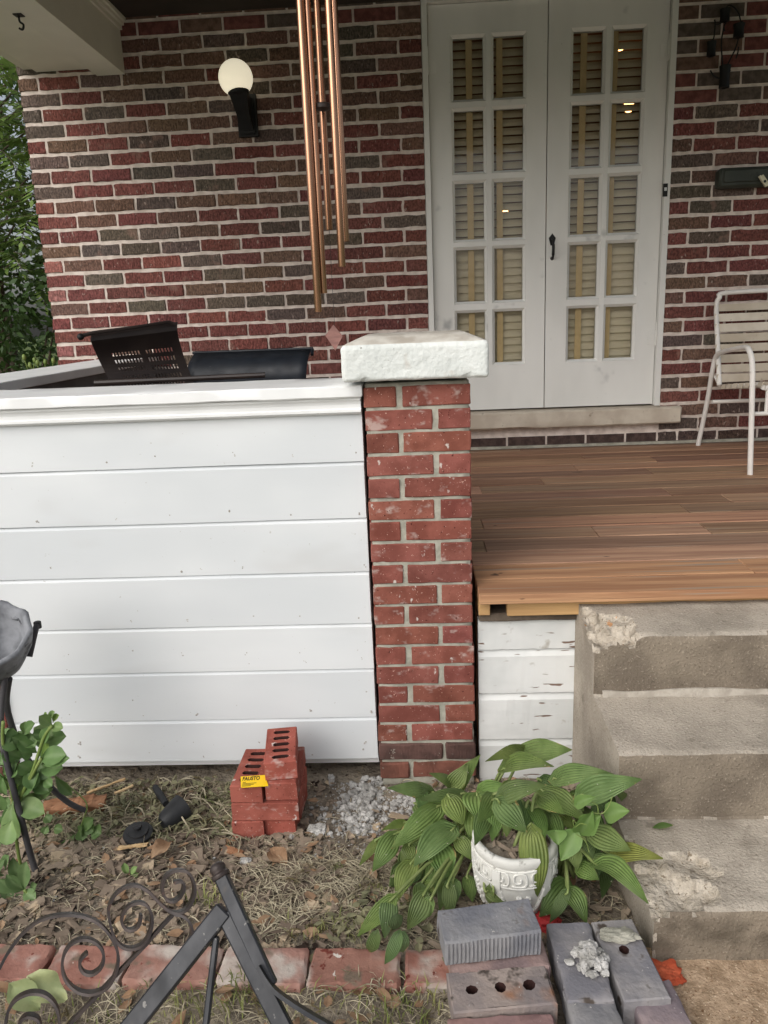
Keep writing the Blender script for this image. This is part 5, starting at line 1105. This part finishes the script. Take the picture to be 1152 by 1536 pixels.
s = MB(); s.tube(smooth_pts([at(*Z8(*p), Y=-.31) for p in ((250,870),(330,930),(400,1000),(380,1080),(360,1150))], 4), .0018, 6); s.build('stem', m_stem, SE3)
SE4 = thing('seedling', at(190, 1318, Z=.055), 'pale green seedling in the mulch above the big scroll', 'plant')
for (u0, v0, u1, v1, w_) in ((190,1316,178,1322,12),(192,1312,186,1294,11),(196,1312,206,1300,9),(198,1314,208,1310,8),(192,1316,200,1326,10)): plant_leaf(SE4, u0, v0, u1, v1, w_, -.48, -.49, m_sedum, (1.05,1.1,.95))
FL = leaf_mesh('leaf', at(48, 1470, Y=-.93), at(98, 1502, Y=-.93), .055, (0, -.4, .9), .008, m_sedum, 12, 10, 'hosta', .25, .5, .012, 8).build('fallen_leaf', m_sedum, None, org=at(70, 1485, Y=-.93), smooth=True, fix=False); FL.color = (2.3, 1.75, 2.2, 1)
tag(FL, 'large pale green leaf lying before the edging bricks', 'leaf')
FL = leaf_mesh('leaf', at(20, 1480, Y=-.96), at(60, 1515, Y=-.96), .05, (0, -.4, .9), .006, m_sedum, 8, 6, 'hosta', .15, .3, .004, 9).build('fallen_leaf', m_sedum, None, org=at(40, 1500, Y=-.96), smooth=True, fix=False); FL.color = (2.0, 1.6, 1.9, 1)
tag(FL, 'pale leaf behind the lowest scroll at the left edge', 'leaf')

# ================================================================ background trees
def frond(s, B, d, L_, n, ll, droop, rr):
    d = V(d).normalized(); side = d.cross(V((0, 0, 1))).normalized()
    if side.length < .1: side = V((1, 0, 0))
    pts = [B+d*(L_*t)+V((0, 0, -droop*L_*t*t)) for t in np.linspace(0, 1, n+1)]
    s.tube(pts, .0025, 3, False)
    for i in range(1, n+1):
        t = i/n; tg = (pts[i]-pts[i-1]).normalized(); l = ll*(1-.5*abs(t-.4))*rr.uniform(.85, 1.15)
        for sg in ((-1, 1) if i < n else (0,)):
            ld = (side*sg*.92+tg*(.35 if sg else 1)+V((0, 0, -.30+rr.uniform(-.1, .1)))).normalized(); w_ = l*.17; nn = ld.cross(tg if sg else side).normalized()
            ws = ld.cross(nn).normalized()*w_; p = pts[i]
            b = len(s.v); s.v += [p, p+ld*l*.35+ws, p+ld*l, p+ld*l*.35-ws]; s.f.append((b, b+1, b+2, b+3)); s.m.append(1)
def clump_leaves(s, c, r, n, ll, rr):
    for k in range(n):
        d = V((rr.gauss(0, 1), rr.gauss(0, 1), rr.gauss(0, 1))).normalized(); p = V(c)+d*r*(rr.random()**.4); ld = (d+V((rr.uniform(-.6, .6), rr.uniform(-.6, .6), -.3))).normalized(); l = ll*rr.uniform(.6, 1.2)
        ws = ld.orthogonal().normalized(); ws = (ws*math.cos(k)+ld.cross(ws)*math.sin(k))*l*.25
        b = len(s.v); s.v += [p, p+ld*l*.4+ws, p+ld*l, p+ld*l*.4-ws]; s.f.append((b, b+1, b+2, b+3)); s.m.append(1)
def finish_crown(s, name, mat, parent):
    s.uv = [(0, 0)]*len(s.v); o = s.build(name, [m_bark, mat], parent, fix=False); return o
rr = random.Random(21)
T1 = thing('feathery_tree', (-3.0, 3.7, 0), 'light green tree with feathery leaflets left of the house', 'tree', 'trees left of the house')
s = MB(); s.tube(smooth_pts([(-3.0, 3.7, -.1), (-3.05, 3.72, 1.2), (-2.95, 3.7, 2.2), (-3.0, 3.6, 3.3)], 4), [.06]*5+[.05]*4+[.03]*4, 8); s.build('trunk', m_bark, T1, smooth=True)
s = MB()
for k in range(210):
    v = rr.uniform(60, 430); u = rr.uniform(-90, 95); y = rr.uniform(3.1, 4.3); B = at(u, v, Y=y)
    a = rr.uniform(0, 6.28); frond(s, B, (math.cos(a), math.sin(a)*.7-.3, rr.uniform(-.05, .35)), rr.uniform(.35, .55), 11, .115, rr.uniform(.3, .6), rr)
for k in range(14):
    B = at(rr.uniform(-60, 60), rr.uniform(100, 380), Y=3.7); s.tube([V((-3.0, 3.7, B.z-.3)), B], .008, 5, False)
finish_crown(s, 'crown', m_treeleaf, T1)
T2 = thing('dense_shrub', (-2.9, 3.3, 0), 'dense dark green shrub in the shade left of the house', 'shrub')
s = MB()
for k in range(6): a = k*1.05; s.tube([(-2.9, 3.3, -.05), (-2.9+.25*math.cos(a), 3.3+.25*math.sin(a), .7), (-2.9+.5*math.cos(a), 3.3+.5*math.sin(a), 1.5)], [.02, .015, .006], 6, False)
s.build('trunk', m_bark, T2)
s = MB()
for k in range(90):
    u = rr.uniform(-120, 110); v = 390+170*rr.random(); c = at(u, v, Y=rr.uniform(2.7, 4.0)); clump_leaves(s, c, .14, 26, .07, rr)
for k in range(60):
    c = V((rr.uniform(-4, -2.35), rr.uniform(2.7, 4.2), rr.uniform(.1, 1.2))); clump_leaves(s, c, .2, 18, .09, rr)
finish_crown(s, 'crown', m_darkleaf, T2)
T3 = thing('background_tree', (-4.6, 6.6, 0), 'dark leafy tree behind the feathery tree', 'tree', 'trees left of the house')
s = MB(); s.tube(smooth_pts([(-4.6, 6.6, -.1), (-4.5, 6.6, 1.5), (-4.7, 6.5, 3.2), (-4.5, 6.4, 5)], 4), .1, 8); s.build('trunk', m_bark, T3, smooth=True)
s = MB()
for k in range(280):
    c = V((rr.uniform(-7, -2.6), rr.uniform(5.2, 8), rr.uniform(.1, 5.2))); clump_leaves(s, c, .36, 30, .13, rr)
finish_crown(s, 'crown', m_darkleaf, T3)
BUD = thing('budding_plant', at(60, 560, Y=2.6), 'thin stems with pale green buds above the side rail', 'plant')
for (u, v, u2, v2) in ((46,556,36,536),(48,556,52,540),(60,558,56,544),(66,560,68,543),(76,562,80,541),(58,556,45,548)):
    a, b = at(u, v+14, Y=2.6), at(u2, v2, Y=2.6); s = MB(); s.tube([V((a.x, a.y, .5)), a, b], .003, 5); s.build('stem', m_stem, BUD)
    vs, fs = blob(b, .015, 2, .25, 2, u, (.8, .8, 1.3)); s = MB(); s.add(vs, fs); s.build('bud', m_stem, BUD, smooth=True)
# ================================================================ litter on the ground (uncountable)
R_ = random.Random(77)
def spot(): return R_.uniform(-1.45, .62), R_.uniform(-.78, .015)
def bare(x, y):       # soil patch in front of the pillar is mostly bare
    return sstep(.42, .15, math.hypot((x+.02)/.9, (y+.10)/.62))
s = MB(); n = 0
while n < 4800:
    x, y = spot(); d = 1-.92*bare(x, y)
    if x > -.15: d *= .45
    if R_.random() > d: continue
    n += 1; a = R_.uniform(0, 6.28); l = R_.uniform(.004, .014) if R_.random() < .88 else R_.uniform(.014, .030); w_ = l*R_.uniform(.25, .6); t = R_.uniform(.001, .0028)
    ax = V((math.cos(a), math.sin(a), R_.uniform(-.35, .35))).normalized(); ay = V((-math.sin(a), math.cos(a), R_.uniform(-.35, .35))); ay = (ay-ax*ay.dot(ax)).normalized(); az = ax.cross(ay)
    c = V((x, y, gz(x, y)+t+R_.uniform(0, .010))); b = len(s.v); s.obox(c, (ax, ay, az), (l, w_, t))
    for q in range(b, b+8): s.v[q] = s.v[q]+V((R_.uniform(-1, 1), R_.uniform(-1, 1), R_.uniform(-.3, .3)))*l*.22
tag(s.build('mulch', m_chip, None, fix=False), 'shredded brown bark mulch scattered over the bed', 'mulch', None, 'stuff')
def strands(num, region, lr, rad_, lift, curv, mat, name, lab, seg=5):
    s = MB(); k = 0
    while k < num:
        p = region()
        if p is None: continue
        x, y = p; k += 1; a = R_.uniform(0, 6.28); L_ = R_.uniform(*lr); pts = []; px, py = x, y; z0 = gz(x, y); up = R_.uniform(0, lift); kk = R_.uniform(-curv, curv)
        for i in range(seg):
            t = i/(seg-1); pts.append(V((px, py, max(gz(px, py), z0)+.004+up*math.sin(math.pi*t)+R_.uniform(0, .004)))); px += math.cos(a)*L_/seg; py += math.sin(a)*L_/seg; a += kk
            if py > .015: py = .012
        rs_ = rad_*R_.choice((.5, .7, .8, 1, 1, 1.3, 1.9)); s.tube(pts, [rs_*(.6+.4*math.sin(math.pi*(i+.5)/seg)) for i in range(seg)], 3, False)
    return tag(s.build(name, mat, None, fix=False), lab, 'straw', None, 'stuff')
def reg_a():
    x, y = spot()
    return (x, y) if R_.random() < 1-.93*bare(x, y) else None
def reg_b():    # heavy straw left of the stack and along the wall
    x, y = R_.uniform(-1.15, -.40), R_.uniform(-.30, .01)
    return x, y
def reg_c():    # in front of the edging
    return R_.uniform(-1.2, .30), R_.uniform(-1.15, -.86)
def reg_d():    # below the hosta
    return R_.uniform(-.30, .20), R_.uniform(-.72, -.42)
strands(3300, reg_a, (.02, .09), .0009, .010, .14, m_straw, 'dry_straw', 'thin dry grass strands lying over the whole bed')
strands(380, reg_b, (.06, .22), .0014, .035, .4, m_straw, 'dry_stems', 'tangle of long dry stems along the white wall')
strands(1300, reg_d, (.03, .12), .0009, .014, .16, m_straw, 'dry_straw', 'matted dry grass left of the hosta')
strands(2000, reg_c, (.02, .10), .0009, .018, .2, m_straw, 'dry_straw', 'dry grass in front of the edging bricks')
strands(420, reg_b, (.03, .10), .0022, .030, .9, m_dryveg, 'wilted_weeds', 'wilted green weeds pulled up by the white wall')
def leaflets(num, region, sz, mat, name, lab, lift=.012):
    s = MB(); k = 0
    while k < num:
        p = region()
        if p is None: continue
        x, y = p; k += 1; a = R_.uniform(0, 6.28); l = R_.uniform(*sz); w_ = l*R_.uniform(.4, .75); ax = V((math.cos(a), math.sin(a), R_.uniform(-.4, .4))).normalized(); ay = V((-math.sin(a), math.cos(a), R_.uniform(-.4, .4))).normalized(); nz = ax.cross(ay).normalized()
        c = V((x, y, gz(x, y)+.008+R_.uniform(0, lift))); b = len(s.v); cv = R_.uniform(-.35, .35)*l
        pr = [(-1, 0, 0), (-.4, .8, .3), (.3, .9, .5), (1, 0, .2), (.3, -.9, .5), (-.4, -.8, .3), (0, 0, -.3)]
        for (i, j, q) in pr: s.v.append(c+ax*i*l*R_.uniform(.8, 1.1)+ay*j*w_*R_.uniform(.7, 1.1)+nz*q*cv)
        s.f += [(b+6, b+i, b+(i+1) % 6) for i in range(6)]; s.m += [0]*6
    return tag(s.build(name, mat, None, fix=False), lab, 'leaves', None, 'stuff')
leaflets(210, reg_a, (.008, .026), m_dleaf, 'dead_leaves', 'curled brown dead leaves scattered in the bed')
leaflets(130, reg_c, (.010, .028), m_dleaf, 'dead_leaves', 'brown dead leaves before the edging bricks')
leaflets(420, reg_b, (.006, .016), m_dryveg, 'wilted_leaves', 'wilted grey green leaves along the white wall', .035)
leaflets(120, lambda: (R_.gauss(.03, .07), min(-.55, R_.gauss(-.68, .06))), (.006, .018), m_dryveg, 'wilted_leaves', 'wilted greens heaped at the lower left of the hosta', .05)
# rubble swept from the pillar
s = MB(); ic = None
bmx = bmesh.new(); bmesh.ops.create_icosphere(bmx, subdivisions=1, radius=1); iv = [v.co.copy() for v in bmx.verts]; iff = [tuple(v.index for v in f.verts) for f in bmx.faces]; bmx.free()
def peb(c, r):
    sq = V((R_.uniform(.7, 1.3), R_.uniform(.7, 1.3), R_.uniform(.5, .9))); s.add([V((c[0]+v.x*r*sq.x*R_.uniform(.75, 1.2), c[1]+v.y*r*sq.y*R_.uniform(.75, 1.2), c[2]+v.z*r*sq.z*R_.uniform(.75, 1.2))) for v in iv], iff)
for k in range(2400):
    if k < 1500: t = R_.random(); u, v = 546+R_.gauss(0, 19)-8*t, 1153+105*t
    elif k < 1850: u, v = R_.gauss(620, 18), R_.gauss(1200, 9)
    else: u, v = R_.uniform(430, 640), R_.uniform(1160, 1300)
    g = at(u, v, Z=.02)
    if g.y > .02: continue
    if g.x > -.003 and g.y > -.012: continue
    r = R_.uniform(.001, .0045) if R_.random() < .93 else R_.uniform(.006, .012); peb((g.x, g.y, gz(g.x, g.y)+r*.4), r)
for k in range(110):
    t = R_.random(); g = at(550+R_.gauss(0, 11)-8*t, 1156+86*t, Z=.03); vs, fs = blob((g.x, g.y, gz(g.x, g.y)+R_.uniform(.002, .010)), R_.uniform(.005, .012), 2, .6, 2.2, k, (1, 1, .8)); s.add(vs, fs)
for k in range(26):
    g = at(R_.gauss(618, 16), R_.gauss(1198, 6), Z=.03); vs, fs = blob((g.x, g.y, gz(g.x, g.y)+.004), R_.uniform(.005, .010), 2, .6, 2.2, 50+k, (1, 1, .7)); s.add(vs, fs)
for k in range(140):
    x, y = R_.uniform(-1.1, .3), R_.uniform(-.75, -.1); peb((x, y, gz(x, y)+.004), R_.uniform(.0015, .004))
tag(s.build('mortar_rubble', m_rubble, None, fix=False), 'grey white mortar rubble spilled at the foot of the pillar', 'rubble', None, 'stuff')
s = MB()
for k in range(4200):
    x, y = spot(); r = R_.uniform(.0012, .005); peb((x, y, gz(x, y)+r*.3), r)
tag(s.build('soil_crumbs', m_soil, None, fix=False), 'grey brown soil crumbs lying all over the bed', 'soil', None, 'stuff')
# pebbles and grit on the walk
s = MB()
for k in range(500):
    x, y = R_.uniform(.62, 1.2), R_.uniform(-1.05, -.82); peb((x, y, .1135), R_.uniform(.001, .0032))
tag(s.build('grit', m_walk, None, fix=False), 'fine grit scattered on the tan walk', 'grit', None, 'stuff')
# green grass blades
s = MB()
def blades(cx, cy, n, r, h):
    for k in range(n//2):
        x, y = R_.gauss(cx, r), R_.gauss(cy, r*.6); z = gz(x, y); a = R_.uniform(0, 6.28); hh = h*R_.uniform(.4, 1.0); ln = hh*R_.uniform(.2, .9); d = V((math.cos(a), math.sin(a), 0)); w_ = V((-d.y, d.x, 0))*.0016
        p0 = V((x, y, z)); p1 = p0+d*ln*.35+V((0, 0, hh*.65)); p2 = p0+d*ln+V((0, 0, hh*.9)); b = len(s.v); s.v += [p0-w_, p0+w_, p1+w_*.8, p1-w_*.8, p2]; s.f += [(b, b+1, b+2, b+3), (b+3, b+2, b+4)]; s.m += [0, 0]
for (u, v, n, r, h) in ((290,1520,110,.05,.05), (370,1500,60,.03,.05), (440,1520,60,.05,.045), (300,1490,40,.03,.04), (620,1520,140,.05,.05), (560,1525,90,.05,.045), (150,1525,70,.06,.04), (30,1530,60,.05,.04), (520,1385,70,.04,.05), (480,1400,60,.05,.04), (310,1345,60,.03,.05), (560,1330,40,.03,.05), (355,1480,40,.02,.07)):
    g = at(u, v, Z=.085); blades(g.x, g.y, n, r, h)
tag(s.build('grass', m_grass, None, fix=False), 'sparse green grass blades in front of and behind the edging', 'grass', None, 'stuff')
# pieces of wood one can pick out
def stick(u0, v0, u1, v1, Z, w_, t, mat, lab, seed=0):
    a, b = at(u0, v0, Z=Z), at(u1, v1, Z=Z); L_ = (b-a).length; bm = rbox(L_, w_, t, n=(14,3,1), bev=.0008, jit=.0012, amp=w_*.18, ascale=40, seed=seed)
    o = mesh_obj('wood_scrap', bm_mesh(bm, 'wood_scrap', mat), (a+b)/2, None, (R_.uniform(-.2, .2), 0, math.atan2(b.y-a.y, b.x-a.x))); tag(o, lab, 'wood')
stick(65, 1213, 158, 1203, .04, .05, .022, m_splinter, 'split reddish brown board scrap under the bent rod', 1)
stick(130, 1190, 188, 1168, .045, .008, .005, m_palewood, 'thin pale wood splinter near the white wall', 2)
stick(172, 1190, 200, 1178, .045, .009, .005, m_palewood, 'short pale splinter right of the thin one', 3)
stick(177, 1273, 222, 1266, .05, .016, .006, m_palewood, 'flat pale wood chip below the black disc', 4)
stick(335, 1272, 362, 1280, .05, .022, .004, m_splinter, 'flat brown wood chip in front of the brick stack', 5)
lump('stone', 368, 1291, .055, .014, (1.3, .8, .6), 'small light grey stone in front of the brick stack', 'stone', m_rubble, 21, .4, 3)
o = leaf_mesh('leaf', at(405, 1275, Z=.06), at(430, 1300, Z=.055), .05, (0, -.3, .9), .006, m_dleaf, 8, 6, 'x', .3, .5, .006, 5).build('dead_leaf', m_dleaf, None, org=at(415, 1288, Z=.06), fix=False)
tag(o, 'pale brown lobed dead leaf right of the small stone', 'leaf')
o = leaf_mesh('leaf', at(225, 1290, Z=.06), at(260, 1262, Z=.065), .045, (0, -.3, .9), .008, m_dleaf, 8, 6, 'x', .3, .5, .006, 6).build('dead_leaf', m_dleaf, None, org=at(240, 1275, Z=.06), fix=False)
tag(o, 'large pale brown dead leaf below the garden spotlight', 'leaf')
